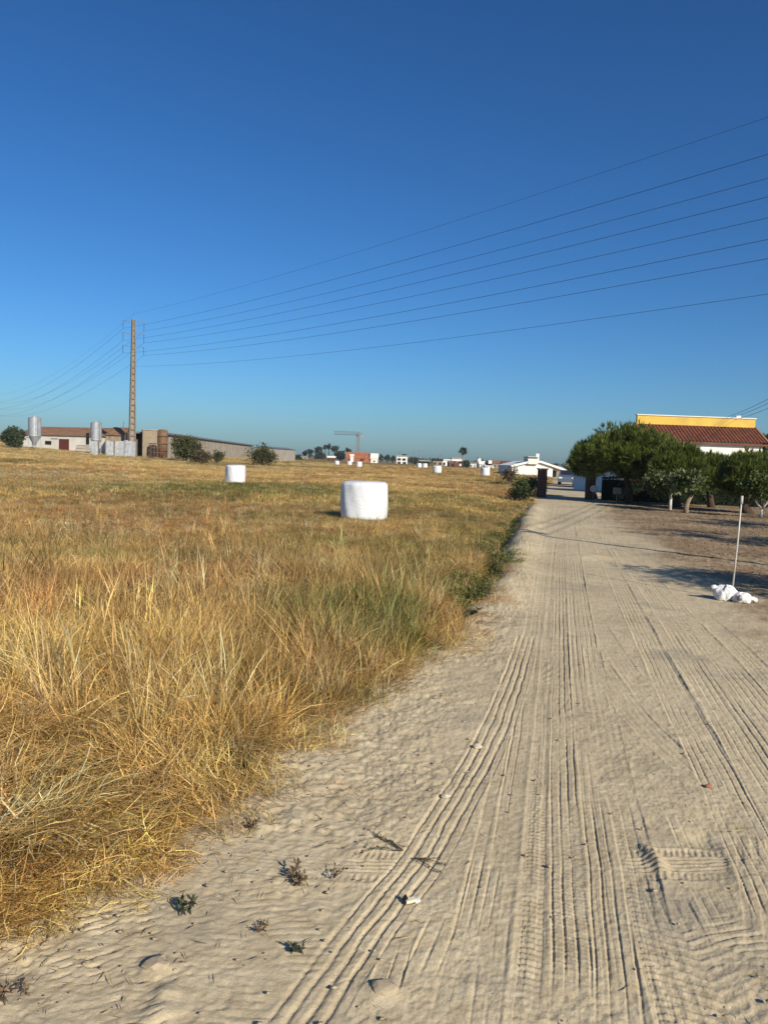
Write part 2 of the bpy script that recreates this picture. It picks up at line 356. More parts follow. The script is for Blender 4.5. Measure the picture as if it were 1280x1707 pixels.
def build_ground():
    yn = []; y = 1.9
    while y < 46: yn.append(y); y += max(.006, y * y / 1500.) if y < 14 else y * y / 1500. * (1 + (y - 14) / 30)
    while y < 9000: yn.append(y); y *= 1.06
    back = [-60, -30, -14, -7, -3, -1, 0, .6, 1.1, 1.5, 1.75]
    yn = np.array(back + yn); hw = np.maximum(.86 * yn, 0) + 1.3 + np.where(yn < 0, np.abs(yn) * 1.2, 0)
    u = np.concatenate([np.linspace(-1, -.45, 70, False), np.linspace(-.45, -.02, 200, False), np.linspace(-.02, .6, 760, False), np.linspace(.6, 1, 40)])
    X = u[None, :] * hw[:, None]; Y = np.repeat(yn[:, None], len(u), 1); sh = X.shape
    x, y = X.ravel(), Y.ravel()
    eL, eR = edge_left(x, y), edge_right(x, y)
    fieldm = sstep(.12, -.35, eL); yardm = sstep(-.5, .9, eR) * sstep(2, 8, y) * (1 - fieldm) * sstep(75, 50, y)
    z = np.zeros_like(x); near = y < 60
    sandm = (1 - fieldm)
    nx, ny = x[near], y[near]
    rough = (fbm(nx * 1.6, ny * 1.6, 1, 3) - .5) * .035 + (fbm(nx * 14, ny * 14, 2, 4) - .5) * .013 + (np.abs(fbm(nx * 24, ny * 24, 4, 3) - .5)) * -.012
    verge = sstep(1.2, .2, eL[near]) * (1 - sstep(14, 30, ny) * .6)
    lumps = (fbm(nx * 6, ny * 6, 33, 5) - .5) * .035 * verge * (.4 + 1.2 * fbm(nx * 1.5, ny * 1.5, 36, 2)) + (fbm(nx * 28, ny * 28, 34, 3) - .5) * .022 * verge
    yr = (fbm(nx * 5, ny * 5, 80, 4) - .5) * .085
    zz = rough * (.6 + .5 * verge) + lumps
    zz = zz * (1 - yardm[near]) + yr * yardm[near] + np.where(nx * 0 == 0, 0, 0)
    zz = tracks_height(nx, ny, zz.copy()) * (1 - yardm[near] * .7) + yr * yardm[near] * .3
    # places where wind and feet have wiped the prints, and crumbs everywhere
    wipe = sstep(.54, .68, fbm(nx * 1.3 + 40, ny * .8, 600, 4)) * .75 * (1 - yardm[near]); zz = zz * (1 - wipe) + (rough - .004) * wipe
    zz = zz + (fbm(nx * 45, ny * 45, 601, 3) - .5) * .006 * sstep(12, 6, ny)
    # the sand ridge pushed up beside the deep track, and a few kicked clods
    for (px, py, r, hh, st) in [(1090, 1432, .035, .035, 3.5), (1262, 1470, .16, .02, 1.4), (262, 1612, .05, .022, 1), (275, 1655, .045, .018, 1), (268, 1690, .05, .02, 1), (640, 1652, .06, .02, .8), (985, 930, .5, .07, .5), (1170, 1400, .06, -.02, 1.5)]:
        c = G(px, py); zz += hh * np.exp(-(((nx - c[0]) / r) ** 2 + ((ny - c[1]) / (r * st)) ** 2))
    z[near] = zz * sandm[near] * sstep(60, 45, ny) + sstep(.35, 0., sandm[near]) * (fbm(nx * 3, ny * 3, 90, 3) - .5) * .08
    z += base_height(x, y)
    z -= sstep(2000, 9000, y) * 6.
    V = np.stack([x, y, z], 1)
    idx = np.arange(len(x)).reshape(sh)
    Fq = np.stack([idx[:-1, :-1].ravel(), idx[:-1, 1:].ravel(), idx[1:, 1:].ravel(), idx[1:, :-1].ravel()], 1)
    fm = eL[Fq].mean(1); ym = eR[Fq].mean(1); yc = y[Fq].mean(1)
    kind = np.where(fm < -.1, 1, np.where((ym > .2) & (yc > 4), 2, 0))
    zone = np.stack([sandm, fieldm, yardm, np.ones_like(x)], 1)
    for k, nm in ((0, 'dirt_road'), (1, 'field'), (2, 'bare_yard')):
        fq = Fq[kind == k]
        if k == 1:                                            # thin out the part hidden under grass
            pass
        used = np.unique(fq); mp = np.full(len(x), -1, np.int32); mp[used] = np.arange(len(used))
        o = raw_mesh(nm, V[used], mp[fq], M_ground, None, True, {'zone': ('FLOAT_COLOR', zone[used])})
        o['kind'] = 'structure'
build_ground()
def gz(x, y): return float(base_height(np.array([float(x)]), np.array([float(y)]))[0])
def foot(px, py):
    """ground point seen at a place of the view, on the real terrain"""
    z = 0.
    for _ in range(12): p = G(px, py, z); z = gz(p[0], p[1])
    p[2] = z; return p
def stand(px, Y):
    d = ray(px, 790.); x = d[0] * Y / d[1]; return np.array([x, Y, gz(x, Y)])

# ------------------------------------------------------------------ foliage helpers
def leaf_quads(P, N, L, W, spread=.9, fold=.0):
    """a pointed leaf at each point P growing roughly along N; arrays"""
    n = len(P)
    d = N + rng.normal(0, spread, (n, 3)); d /= np.linalg.norm(d, axis=1)[:, None] + 1e-9
    r = rng.normal(0, 1, (n, 3)); s = np.cross(d, r); s /= np.linalg.norm(s, axis=1)[:, None] + 1e-9
    L = L * rng.uniform(.6, 1.25, (n, 1)); W = W * rng.uniform(.7, 1.2, (n, 1))
    a = P; b = P + d * L * .45 + s * W; c = P + d * L; e = P + d * L * .45 - s * W
    V = np.stack([a, b, c, e], 1).reshape(-1, 3); Fq = np.arange(4 * n).reshape(n, 4)
    bv = np.repeat(rng.uniform(0, 1, n), 4)
    return V, Fq, bv
def blob_points(centers, radii, n_each, squash=.8, shell=.55, flat=False):
    P, N, B = [], [], []
    for c, r in zip(centers, radii):
        d = rng.normal(0, 1, (n_each, 3)); d /= np.linalg.norm(d, axis=1)[:, None]
        if flat: d[:, 2] = np.where(d[:, 2] < -.2, -d[:, 2] * .5, d[:, 2])
        q = rng.uniform(shell, 1.05, (n_each, 1)) * r
        o = d * q; o[:, 2] *= squash
        P.append(np.array(c) + o); N.append(d)
        B.append(np.full(n_each, rng.uniform(0, 1)))
    return np.concatenate(P), np.concatenate(N), np.concatenate(B)
def foliage(name, centers, radii, n_each, L, W, m, parent, spread=.8, squash=.8, shell=.5, flat=False, upb=.2):
    P, N, B = blob_points(centers, radii, n_each, squash, shell, flat)
    N = N + np.array([0, 0, upb])
    V, Fq, bv = leaf_quads(P, N, L, W, spread)
    bv = bv * .6 + np.repeat(B, 4) * .4
    return raw_mesh(name, V, Fq, m, parent, False, {'bv': ('FLOAT', bv)})
def crown_centers(c, R, n, inner=.55, flat=.35):
    out = []
    while len(out) < n:
        d = rng.normal(0, 1, 3); d /= np.linalg.norm(d)
        if d[2] < -flat: continue
        out.append(np.array(c) + d * np.array(R) * rng.uniform(inner, 1.0))
    return out
def limb(mb, a, b, r0, r1, n=5, wob=.06):
    a, b = np.array(a), np.array(b); ln = np.linalg.norm(b - a)
    pts = [a + (b - a) * t + rng.normal(0, wob * ln, 3) * math.sin(math.pi * t) for t in np.linspace(0, 1, n)]
    mb.tube(pts, list(np.linspace(r0, r1, n)), 7)
M_bark = mat('pine_bark', (.095, .065, .046), (.045, .03, .02), 5, .95, .8, 14, .03)
M_barkg = mat('grey_bark', (.30, .24, .17), (.16, .12, .08), 6, .95, .6, 18, .02)
M_lime = mat('limewash', (.72, .70, .66), (.45, .42, .36), 7, .9, .4, 20, .01)
M_pine = leaf_mat('pine_needles', (.185, .225, .038), (.042, .066, .015), 1.6, .3)
M_fig = leaf_mat('fig_leaf', (.125, .155, .055), (.04, .06, .02), 1.5, .25, .5)
M_citrus = leaf_mat('yellow_green_leaf', (.15, .175, .045), (.05, .07, .018), 1.5, .3)
M_bush = leaf_mat('dry_bush_leaf', (.115, .115, .042), (.045, .05, .02), .8, .2)
M_bushbrown = leaf_mat('brown_bush_leaf', (.14, .10, .055), (.06, .05, .025), .8, .2)
M_hedge = leaf_mat('hedge_leaf', (.032, .046, .014), (.012, .02, .007), 1.5, .15)  # leaf tone darkened to carry the shade under the pines
M_far = leaf_mat('far_leaf', (.075, .095, .045), (.03, .042, .022), .15, .15)
M_red = leaf_mat('red_blossom', (.45, .07, .05), (.22, .05, .03), 2, .3)

def pine(label, base, crown, R, nb=80, lean=(0, 0), trunk_r=.17, group='pines along the hedge'):
    t = thing('pine_tree', label, 'tree', base, group)
    base = np.array(base); c = np.array(crown)
    mb = MB(); fork = base + (c - base) * np.array([.75, .75, 0]) + np.array([0, 0, (c[2] - base[2]) * .55])
    pts = [base - (0, 0, .1), base + (fork - base) * .35 + np.array([lean[0], lean[1], 0]), base + (fork - base) * .7 + np.array([lean[0] * .6, 0, 0]), fork]
    mb.tube(pts, [trunk_r * 1.3, trunk_r, trunk_r * .9, trunk_r * .75], 10)
    tr = mb.build('trunk', M_bark, t, True)
    cs = crown_centers(c, R, nb, .45, .8)
    br = MB()
    for q in cs[:14]: limb(br, fork, np.array(q) - (0, 0, .1), trunk_r * .45, .025, 5)
    br.build('branches', M_bark, t, True)
    rr = [rng.uniform(.36, .62) * (R[0] / 2.0) ** .5 for _ in cs]
    # needle bunches: many thin quads springing from twig tips
    P, N, B = blob_points(cs, rr, 40, .85, .55)
    N = N + np.array([0, 0, .95]); k = 10
    P = np.repeat(P, k, 0); N = np.repeat(N, k, 0); B = np.repeat(B, k)
    V, Fq, bv = leaf_quads(P, N, .33, .017, .36)
    raw_mesh('crown', V, Fq, M_pine, t, False, {'bv': ('FLOAT', bv * .5 + np.repeat(B, 4) * .5)})
    return t
def leafy_tree(name, label, base, trunk, trunk_mat, cs, rr, n_each, L, W, m, group=None, cat='tree', r0=.09, spread=.9):
    t = thing(name, label, cat, base, group)
    mb = MB()
    for tr in trunk: mb.tube(tr, list(np.linspace(r0, r0 * .55, len(tr))), 9)
    mb.build('trunk', trunk_mat, t, True)
    br = MB(); top = np.array(trunk[0][-1])
    for q in cs[:9]: limb(br, top, q, r0 * .4, .015, 4)
    br.build('branches', M_barkg, t, True)
    foliage('crown', cs, rr, n_each, L, W, m, t, spread, .85, .35)
    return t

# ------------------------------------------------------------------ the house at right
M_white = mat('white_render', (.80, .78, .73), (.70, .68, .63), 1.2, .85, .15, 30, .005)
M_cream = mat('cream_render', (.80, .77, .67), (.64, .60, .51), .5, .9, .2, 20, .01)
M_yellow = mat('yellow_paint', (.70, .47, .085), (.52, .34, .07), 1.1, .7)
M_tile = mat('clay_tile', (.235, .082, .045), (.11, .042, .027), 2.2, .85, .2, 20, .01)
M_tileold = mat('old_brown_tile', (.27, .15, .08), (.17, .095, .055), .8, .9)
M_conc = mat('grey_concrete', (.36, .33, .28), (.25, .225, .185), .6, .95, .3, 15, .01)
M_block = mat('bare_blockwork', (.33, .26, .18), (.23, .18, .125), 1.2, .95, .3, 10, .01)
M_dark = mat('dark_opening', (.022, .02, .018), (.014, .013, .012), 1, .9)
M_glass = mat('window_glass', (.03, .035, .04), (.02, .022, .028), 1, .12, spec=.6)
M_galv = mat('galvanised_sheet', (.46, .48, .50), (.30, .32, .34), 1.5, .55, .1, 8, .01, metal=.35)
M_sheet = mat('weathered_tin_sheet', (.52, .56, .60), (.30, .31, .32), 2.5, .6, .1, 8, .01, metal=.15)
M_rust = mat('rusty_steel', (.22, .12, .06), (.10, .06, .04), 2.5, .9, .3, 12, .01)
M_wood = mat('weathered_wood', (.30, .22, .14), (.18, .13, .085), 3, .9)
M_brown = mat('dark_red_paint', (.16, .045, .035), (.10, .03, .025), 2, .7)
M_brick = mat('dark_brick', (.17, .075, .045), (.09, .042, .03), 6, .9, .6, 24, .02)
M_orange = mat('orange_clay', (.40, .15, .06), (.25, .09, .045), .3, .9)
M_black = mat('black_rubber', (.02, .02, .02), (.012, .012, .012), 5, .7)
M_steel = mat('grey_steel', (.26, .26, .27), (.17, .17, .18), 3, .5, metal=.4)
M_craneo = mat('crane_steel', (.30, .20, .12), (.16, .11, .08), .5, .7)
M_wire = mat('wire_metal', (.05, .05, .055), (.035, .035, .04), 1, .6)
M_signw = mat('sign_white', (.78, .78, .76), (.68, .68, .66), 6, .6)
M_signr = mat('sign_red', (.5, .04, .03), (.4, .03, .03), 6, .6)

def wave_roof(mb, a, b, run, drop, pitch=.21, amp=.05, rows=9, thick=.03):
    """tiled slope: ridge a->b, falling along run (horizontal vector) by drop"""
    a, b, run = np.array(a, float), np.array(b, float), np.array(run, float)
    ln = np.linalg.norm(b - a); nc = max(2, int(ln / pitch)); k = 6
    slope = run + np.array([0, 0, -drop]); nrm = np.cross(b - a, slope); nrm /= np.linalg.norm(nrm)
    if nrm[2] < 0: nrm = -nrm
    vs = []; rowsv = []
    for i in range(rows):
        rowsv += [(i / rows, 0.), ((i + .999) / rows, .022)]
    cols_ = nc * k + 1
    for t, lift in rowsv:
        for j in range(cols_):
            ph = (j % k) / k; vs.append(a + (b - a) * j / (cols_ - 1) + slope * t + nrm * (amp * abs(math.sin(math.pi * ph)) ** .7 + lift))
    fs = [(r * cols_ + j, r * cols_ + j + 1, (r + 1) * cols_ + j + 1, (r + 1) * cols_ + j) for r in range(len(rowsv) - 1) for j in range(cols_ - 1)]
    mb.add(vs, fs)

def right_house():
    YL = 55.; dl, dr_ = ray(1062, 692), ray(1256, 699)
    L = CAM + dl * (YL / dl[1]); YR = YL * (dl[2] / dl[1]) / (dr_[2] / dr_[1]); R = CAM + dr_ * (YR / dr_[1])
    d = (R - L); ln = np.linalg.norm(d); d /= ln; nr = np.array([d[1], -d[0], 0.])
    zb = L[2] - .62                                     # foot of the yellow band
    best = None                                         # depth of the slope so that the eave corner stands where it is seen
    for q in np.linspace(.8, 5, 85):
        e = R + nr * q; v = e - CAM
        hx = v @ rt / (v @ fw)
        for zz in np.linspace(2.5, 5, 40):
            vv = np.array([e[0], e[1], zz]) - CAM; X, Yp = CX + F * vv @ rt / (vv @ fw), CY - F * vv @ up / (vv @ fw)
            er = abs(X - 1279) + abs(Yp - 741)
            if best is None or er < best[0]: best = (er, q, zz)
    run, ze = best[1], best[2]
    base = np.array([L[0], L[1], 0.])
    t = thing('country_house', 'white house with red tiled roof and yellow band along its ridge, behind the pines', 'house', base)
    print('house', L, R, ln, run, ze)
    ov = .35; bk = max(run, 3.5)
    wl_ = MB(); c = (L + R) / 2; i0 = L + d * .3; i1 = R - d * .3
    f0, f1 = i0 + nr * (run - ov), i1 + nr * (run - ov); b0, b1 = i0 - nr * bk, i1 - nr * bk
    zt = ze + ov * .3
    for p, q in ((f0, f1), (f1, b1), (b1, b0), (b0, f0)):
        wl_.prism([(p[0], p[1], -.2), (q[0], q[1], -.2), (q[0], q[1], zt), (p[0], p[1], zt)], (0, 0, .001)) if False else None
        mid = (p + q) / 2; ax = (q - p); la = np.linalg.norm(ax[:2]); ax = ax / la
        wl_.obb((mid[0], mid[1], zt / 2 - .1), np.array([ax[0], ax[1], 0]) * (la / 2 + .1), np.array([-ax[1], ax[0], 0]) * .1, (0, 0, zt / 2 + .1))
    wl_.build('wall', M_white, t)
    for e0, sgn in ((i0, 1), (i1, -1)):
        g = MB(); o = d * .1 * sgn
        p1, p2, p3 = e0 + nr * (run - ov) + o, e0 + o, e0 - nr * bk + o
        g.prism([(p1[0], p1[1], zt - .002), (p2[0], p2[1], zb + .0), (p3[0], p3[1], zt - .002)], d * -.2 * sgn)
        g.build('gable', M_white, t)
    rf = MB(); wave_roof(rf, (L[0], L[1], zb), (R[0], R[1], zb), nr * run, zb - ze, .24, .085)
    ro = rf.build('roof', M_tile, t)
    rb = MB(); wave_roof(rb, (L[0], L[1], zb), (R[0], R[1], zb), -nr * bk, zb - ze); rb.build('roof', M_tile, t)
    yb = MB(); cc = (L + R) / 2
    yb.obb((cc[0], cc[1], zb + .31), d * (ln / 2 + .05), nr * .14, (0, 0, .31)); y_ = yb.build('ridge_band', M_yellow, t, bevel=.02)
    cp = MB(); cp.obb((cc[0], cc[1], zb + .655), d * (ln / 2 + .1), nr * .2, (0, 0, .033)); cp.build('ridge_cap', M_cream, t)
    for e0, sgn in ((L, -1), (R, 1)):
        bb = MB(); a = e0 + d * .09 * sgn; q = a + nr * run; r_ = a - nr * bk
        for far in (q, r_):
            A, B = np.array([a[0], a[1], zb + .03]), np.array([far[0], far[1], ze + .03]); dv = B - A; l_ = np.linalg.norm(dv); dv /= l_
            upv = np.cross(dv, d); upv /= np.linalg.norm(upv)
            bb.obb((A + B) / 2, dv * l_ / 2, d * .07, upv * .09)
        bb.build('barge_board', M_tileold, t)
    ev = MB(); q0, q1 = L + nr * (run - .05), R + nr * (run - .05); m_ = (q0 + q1) / 2
    ev.obb((m_[0], m_[1], ze - .08), d * ln / 2, nr * .05, (0, 0, .06)); ev.build('eave_board', M_tile, t)
    ch = MB(); p = L + d * ln * .86; ch.box((p[0], p[1], zb + .76), (.35, .2, .14), .2); ch.build('ridge_vent', M_cream, t)
    for fr in (.3, .72):
        p = f0 + (f1 - f0) * fr + nr * .11
        wf = MB(); wf.obb((p[0], p[1], 1.75), d * .6, nr * .03, (0, 0, .6)); wo = wf.build('window', M_brown, t)
        g = MB(); g.obb(np.array([p[0], p[1], 1.75]) + nr * .035, d * .52, nr * .004, (0, 0, .52)); g.build('pane', M_glass, wo)
    return L, R, d, nr, zb
HL, HR, Hd, Hn, Hz = right_house()

# ------------------------------------------------------------------ trees in front of the house
def pine_at(label, px, pybase, cx0, cx1, ytop, ybot, nb, lean=(0, 0), tr=.17, dY=0):
    b = foot(px, pybase); Y = b[1] + dY
    a, c = at(cx0, (ytop + ybot) / 2, Y), at(cx1, (ytop + ybot) / 2, Y); tp, bt = at((cx0 + cx1) / 2, ytop, Y), at((cx0 + cx1) / 2, ybot, Y)
    R = np.array([(c[0] - a[0]) / 2, (c[0] - a[0]) / 2 * .9, (tp[2] - bt[2]) / 2]) - .12
    return pine(label, b, ((a[0] + c[0]) / 2, Y, (tp[2] + bt[2]) / 2), R, nb, lean, tr)
pine_at('tallest round-crowned pine just right of the gateway', 1048, 839, 966, 1118, 714, 806, 175, (.1, 0), .17)
pine_at('smaller pine at the left end of the row, overhanging the gateway', 992, 831, 949, 1014, 741, 796, 95, (0, 0), .13)
pine_at('low wide pine behind the fig trees, next to the tallest pine', 1128, 846, 1082, 1170, 746, 818, 130, (0, 0), .17)
pine_at('broad low pine with pale green tips behind the curved fig trunk', 1185, 846, 1138, 1224, 763, 818, 125, (0, 0), .16)
pine_at('dark pine with brown trunk at the right end of the row', 1248, 856, 1202, 1302, 758, 832, 150, (-.25, 0), .2)

def fig(label, px, py, pts, trunk_mat, cx, cy, w_, h_, nb, r0, group, m=None, L=.19, n_each=46, nm='fig_tree'):
    b = foot(px, py); Y = b[1]
    tr = [[b - (0, 0, .1)] + [at(x, y, Y + dy) for x, y, dy in q] if i == 0 else [at(x, y, Y + dy) for x, y, dy in q] for i, q in enumerate(pts)]
    c = at(cx, cy, Y); R = np.array([w_ * Y / F / 2, w_ * Y / F / 2 * .8, h_ * Y / F / 2])
    cs = crown_centers(c, R * .8, nb, .25, .95); rr = [rng.uniform(.22, .4) for _ in cs]
    return leafy_tree(nm, label, b, tr, trunk_mat, cs, rr, n_each, L, L * .33, m or M_fig, group, 'tree', r0)
fig('small fig tree with straight whitewashed trunk', 1116, 850, [[(1117, 836, 0), (1118, 822, .1), (1114, 808, .1)]], M_lime, 1100, 806, 82, 42, 34, .075, 'fig trees before the hedge')
fig('fig tree with bare tan trunk that curves to the right', 1143, 855, [[(1143, 846, 0), (1146, 836, 0), (1153, 824, .05), (1156, 808, .1)]], M_barkg, 1150, 803, 78, 46, 38, .12, 'fig trees before the hedge')
fig('young tree with forked white-painted trunk at the right edge', 1267, 863, [[(1268, 856, 0), (1269, 848, 0)], [(1269, 848, 0), (1262, 840, .1), (1258, 826, .1)], [(1269, 848, 0), (1277, 840, -.1), (1284, 826, 0)]], M_lime, 1262, 812, 66, 54, 44, .06, 'fig trees before the hedge', M_citrus, .12, 70, 'young_fruit_tree')

def hedge(label, p0, p1, h, dpt):
    p0, p1 = np.array(p0), np.array(p1); d = p1 - p0; ln = np.linalg.norm(d); d /= ln; nr = np.array([d[1], -d[0], 0])
    t = thing('clipped_hedge', label, 'hedge', p0)
    core = MB(); c = (p0 + p1) / 2; core.obb((c[0], c[1], h * .44), d * (ln / 2), nr * dpt * .34, (0, 0, h * .44)); core.build('inner_twigs', M_hedge, t)
    n = int(ln * 620)
    s_, u, v = rng.uniform(0, ln, n), rng.uniform(-1, 1, n), rng.uniform(0, 1, n)
    top = rng.uniform(0, 1, n) < .35; v = np.where(top, 1., v); u = np.where(top, u, np.sign(u) * rng.uniform(.8, 1.05, n))
    hh = h * (.92 + .2 * (fbm(s_ * .9, s_ * 0, 77, 3) - .3))
    P = p0 + d * s_[:, None] + nr * (u * dpt / 2)[:, None]; P[:, 2] = v * hh
    N = nr * u[:, None] + np.array([0, 0, .5]) * top[:, None]
    V, Fq, bv = leaf_quads(P, N, .12, .03, .8); raw_mesh('foliage', V, Fq, M_hedge, t, False, {'bv': ('FLOAT', bv)})
hedge('long dark clipped hedge below the pines', (12.2, 43.6, 0), (27, 38.5, 0), 1.3, .9)
def shrub(name, label, base, R, n, nb, L, m, group=None, cat='shrub', stems=True):
    t = thing(name, label, cat, base, group); base = np.array(base, float)
    cs = crown_centers(base + (0, 0, R[2] * .85), np.array(R) * .8, nb, .25, .9)
    cs = [np.array([q[0], q[1], max(q[2], base[2] + .12)]) for q in cs]
    st = MB()
    for q in cs[:8]: limb(st, base, q, .03 * R[0] + .008, .01, 4)
    st.build('stem', M_barkg, t)
    rr = [R[0] * rng.uniform(.25, .45) for _ in cs]
    foliage('foliage', cs, rr, n, L, L * .3, m, t, .9, .9, .3, upb=.35)
    return t
def garden_wall():
    a, b_ = stand(957, 62), stand(1120, 57); d = b_ - a; d[2] = 0; ln = np.linalg.norm(d); d /= ln; nr = np.array([d[1], -d[0], 0]); c = (a + b_) / 2
    t = thing('garden_wall', 'white garden wall behind the hedge and the pines', 'wall', c)
    m = MB(); m.obb((c[0], c[1], .75), d * ln / 2, nr * .1, (0, 0, .95)); m.build('wall_body', M_white, t)
    m = MB(); m.obb((c[0], c[1], 1.745), d * (ln / 2 + .03), nr * .15, (0, 0, .04)); m.build('coping', M_tileold, t)
garden_wall()
b = foot(1004, 826); shrub('flowering_shrub', 'shrub covered in red blossom behind the gateway', (b[0] + .7, 46.2, 0), (1.2, .8, 1.15), 70, 34, .12, M_red)

# ------------------------------------------------------------------ gateway
def pillar(label, px, py, w_, h):
    b = foot(px, py); b[1] += .2; t = thing('gate_pillar', label, 'pillar', b, 'pillars of the gateway')
    m = MB(); m.box((b[0], b[1], b[2] + h / 2 - .1), (w_, w_, h + .2), .2); m.build('shaft', M_brick, t, bevel=.01)
    c = MB(); c.box((b[0], b[1], b[2] + h + .035), (w_ + .1, w_ + .1, .07), .2); c.build('cap', M_conc, t, bevel=.01)
    for k in range(1, int(h / .16)):
        j = MB(); j.box((b[0], b[1], b[2] + k * .16), (w_ + .008, w_ + .008, .012), .2); j.build('mortar_course', M_block, t)
    return b
gl = pillar('brown brick gate pillar at the field edge, left of the gateway', 903, 829, .42, 1.58)
gr = pillar('reddish brick gate pillar in tree shade, right of the gateway', 984, 833, .42, 1.5)
t = thing('round_sign', 'round white sign low on the right gate pillar', 'sign', (gr[0] + .1, gr[1] - .27, .35))
def disc(c, r, th, n=28):
    m = MB(); pts = [np.array(c) + (r * math.cos(2 * math.pi * k / n), 0, r * math.sin(2 * math.pi * k / n)) for k in range(n)]
    return m.prism(pts, (0, th, 0))
disc((gr[0] + .1, gr[1] - .27, .62), .21, .02).build('rim', M_steel, t); disc((gr[0] + .1, gr[1] - .276, .62), .185, .006).build('face', M_signw, t)
m = MB(); m.tube([(gr[0] + .1, gr[1] - .24, 0), (gr[0] + .1, gr[1] - .24, .5)], .025); m.build('post', M_steel, t)
b = foot(1027, 838)
t = thing('notice_board', 'small pale notice on a short post before the hedge', 'sign', b)
m = MB(); m.box((b[0], b[1], .62), (.42, .03, .34)); m.build('board', M_conc, t, bevel=.005)
m = MB(); m.tube([b - (0, -.03, .1), b + (0, .03, .75)], .025); m.build('post', M_steel, t)
shrub('dark_shrub', 'dark green shrub left of the gate pillar', stand(884, 47.5), (1.15, .9, .62), 60, 30, .14, M_fig)
shrub('dark_shrub', 'low dark shrub in the ditch near the left gate pillar', stand(872, 38.5), (1.0, .7, .36), 50, 22, .12, M_hedge)
shrub('dry_shrub', 'dead brown shrub standing further along the field edge', stand(849, 66), (1.2, .9, 1.0), 40, 22, .16, M_bushbrown)

def vehicle(name, label, base, rz, van, paint):
    t = thing(name, label, 'van' if van else 'car', base)
    ca, sa = math.cos(rz), math.sin(rz)
    def W(x, y, z): return np.array([base[0] + x * ca - y * sa, base[1] + x * sa + y * ca, base[2] + z])
    Ln, Wd, Ht = (4.6, 1.8, 1.9) if van else (4.1, 1.7, 1.46)
    if van: prof = [(-2.3, .3), (-2.3, .9), (-2.25, 1.8), (-2.1, 1.9), (1.0, 1.9), (1.55, 1.15), (2.2, .95), (2.3, .7), (2.3, .3)]
    else: prof = [(-2.05, .3), (-2.05, .8), (-1.95, .95), (-1.5, 1.38), (-1.2, 1.46), (.2, 1.46), (.95, .98), (1.9, .82), (2.05, .65), (2.05, .3)]
    m = MB(); n = len(prof)
    secs = [(-.5, 1.), (-.47, 1.01), (.47, 1.01), (.5, 1.)]
    vs = []
    for sy, k in secs:
        for x, z in prof:
            tap = 1 - .16 * max(0, (z - .95) / .5) if not van else 1 - .06 * max(0, (z - 1) / .9)
            vs.append(W(x * k, sy * Wd * tap, z))
    fs = [(i * n + j, i * n + (j + 1) % n, (i + 1) * n + (j + 1) % n, (i + 1) * n + j) for i in range(3) for j in range(n)] + [tuple(range(n)), tuple(3 * n + j for j in range(n))]
    m.add(vs, fs); m.build('body', paint, t, bevel=.03)
    zt = 1.75 if van else 1.38; zl = 1.15 if van else .98
    for sg in (-1, 1):
        for (x0, x1) in (((.05, .95),) if van else ((-1.35, -.45), (-.38, .45))):
            g = MB(); yb, yt = sg * Wd * .503, sg * Wd * (.435 if not van else .478)
            g.prism([W(x0, yb, zl), W(x1 + .2 * (x1 > .3), yb, zl), W(x1 - .15, yt, zt), W(x0 + (.1 if x0 < -1 else 0), yt, zt)], W(0, sg * .012, 0) - W(0, 0, 0)); g.build('side_window', M_glass, t)
    for x0, z0, x1, z1, s_ in ((1.02, 1.86, 1.5, 1.2, .42) if van else (.27, 1.44, .92, 1.0, .38), (-2.31, 1.2, -2.27, 1.7, .4) if van else (-1.93, 1.0, -1.55, 1.36, .38)):
        g = MB(); off = np.array([math.copysign(.02, x0 + .0), 0, .02]); g.prism([W(x0 + off[0], -s_ * Wd, z0 + .01), W(x0 + off[0], s_ * Wd, z0 + .01), W(x1 + off[0], s_ * Wd, z1 + .01), W(x1 + off[0], -s_ * Wd, z1 + .01)], W(0, 0, .012) - W(0, 0, 0)); g.build('windscreen', M_glass, t)
    for x in (-1.3, 1.3):
        for sg in (-1, 1):
            wv = MB(); wv.tube([W(x, sg * (Wd / 2 - .2), .31), W(x, sg * (Wd / 2 + .015), .31)], .31, 20); wo = wv.build('wheel', M_black, t)
            r_ = MB(); r_.tube([W(x, sg * (Wd / 2), .31), W(x, sg * (Wd / 2 + .025), .31)], .19, 14); r_.build('rim', M_galv, wo)
    for sg in (-1, 1):
        h = MB(); h.obb(W(2.04 if not van else 2.29, sg * .62, .72), W(.03, 0, 0) - W(0, 0, 0), W(0, .16, 0) - W(0, 0, 0), (0, 0, .07)); h.build('headlight', M_signw, t)
        h = MB(); h.obb(W(-2.05 if not van else -2.3, sg * .68, .78), W(.03, 0, 0) - W(0, 0, 0), W(0, .1, 0) - W(0, 0, 0), (0, 0, .09)); h.build('tail_light', M_signr, t)
    return t
M_carblue = mat('blue_grey_paint', (.10, .13, .18), (.09, .12, .165), 2, .3, spec=.5)
M_carwhite = mat('white_paint', (.42, .44, .47), (.36, .38, .41), 2, .3, spec=.5)
vehicle('parked_car', 'dark blue-grey car parked beyond the gateway', stand(946, 78) , math.radians(-105), False, M_carblue)
vehicle('parked_van', 'pale grey van parked beside the dark car beyond the gateway', stand(972, 70), math.radians(-103), True, M_carwhite)

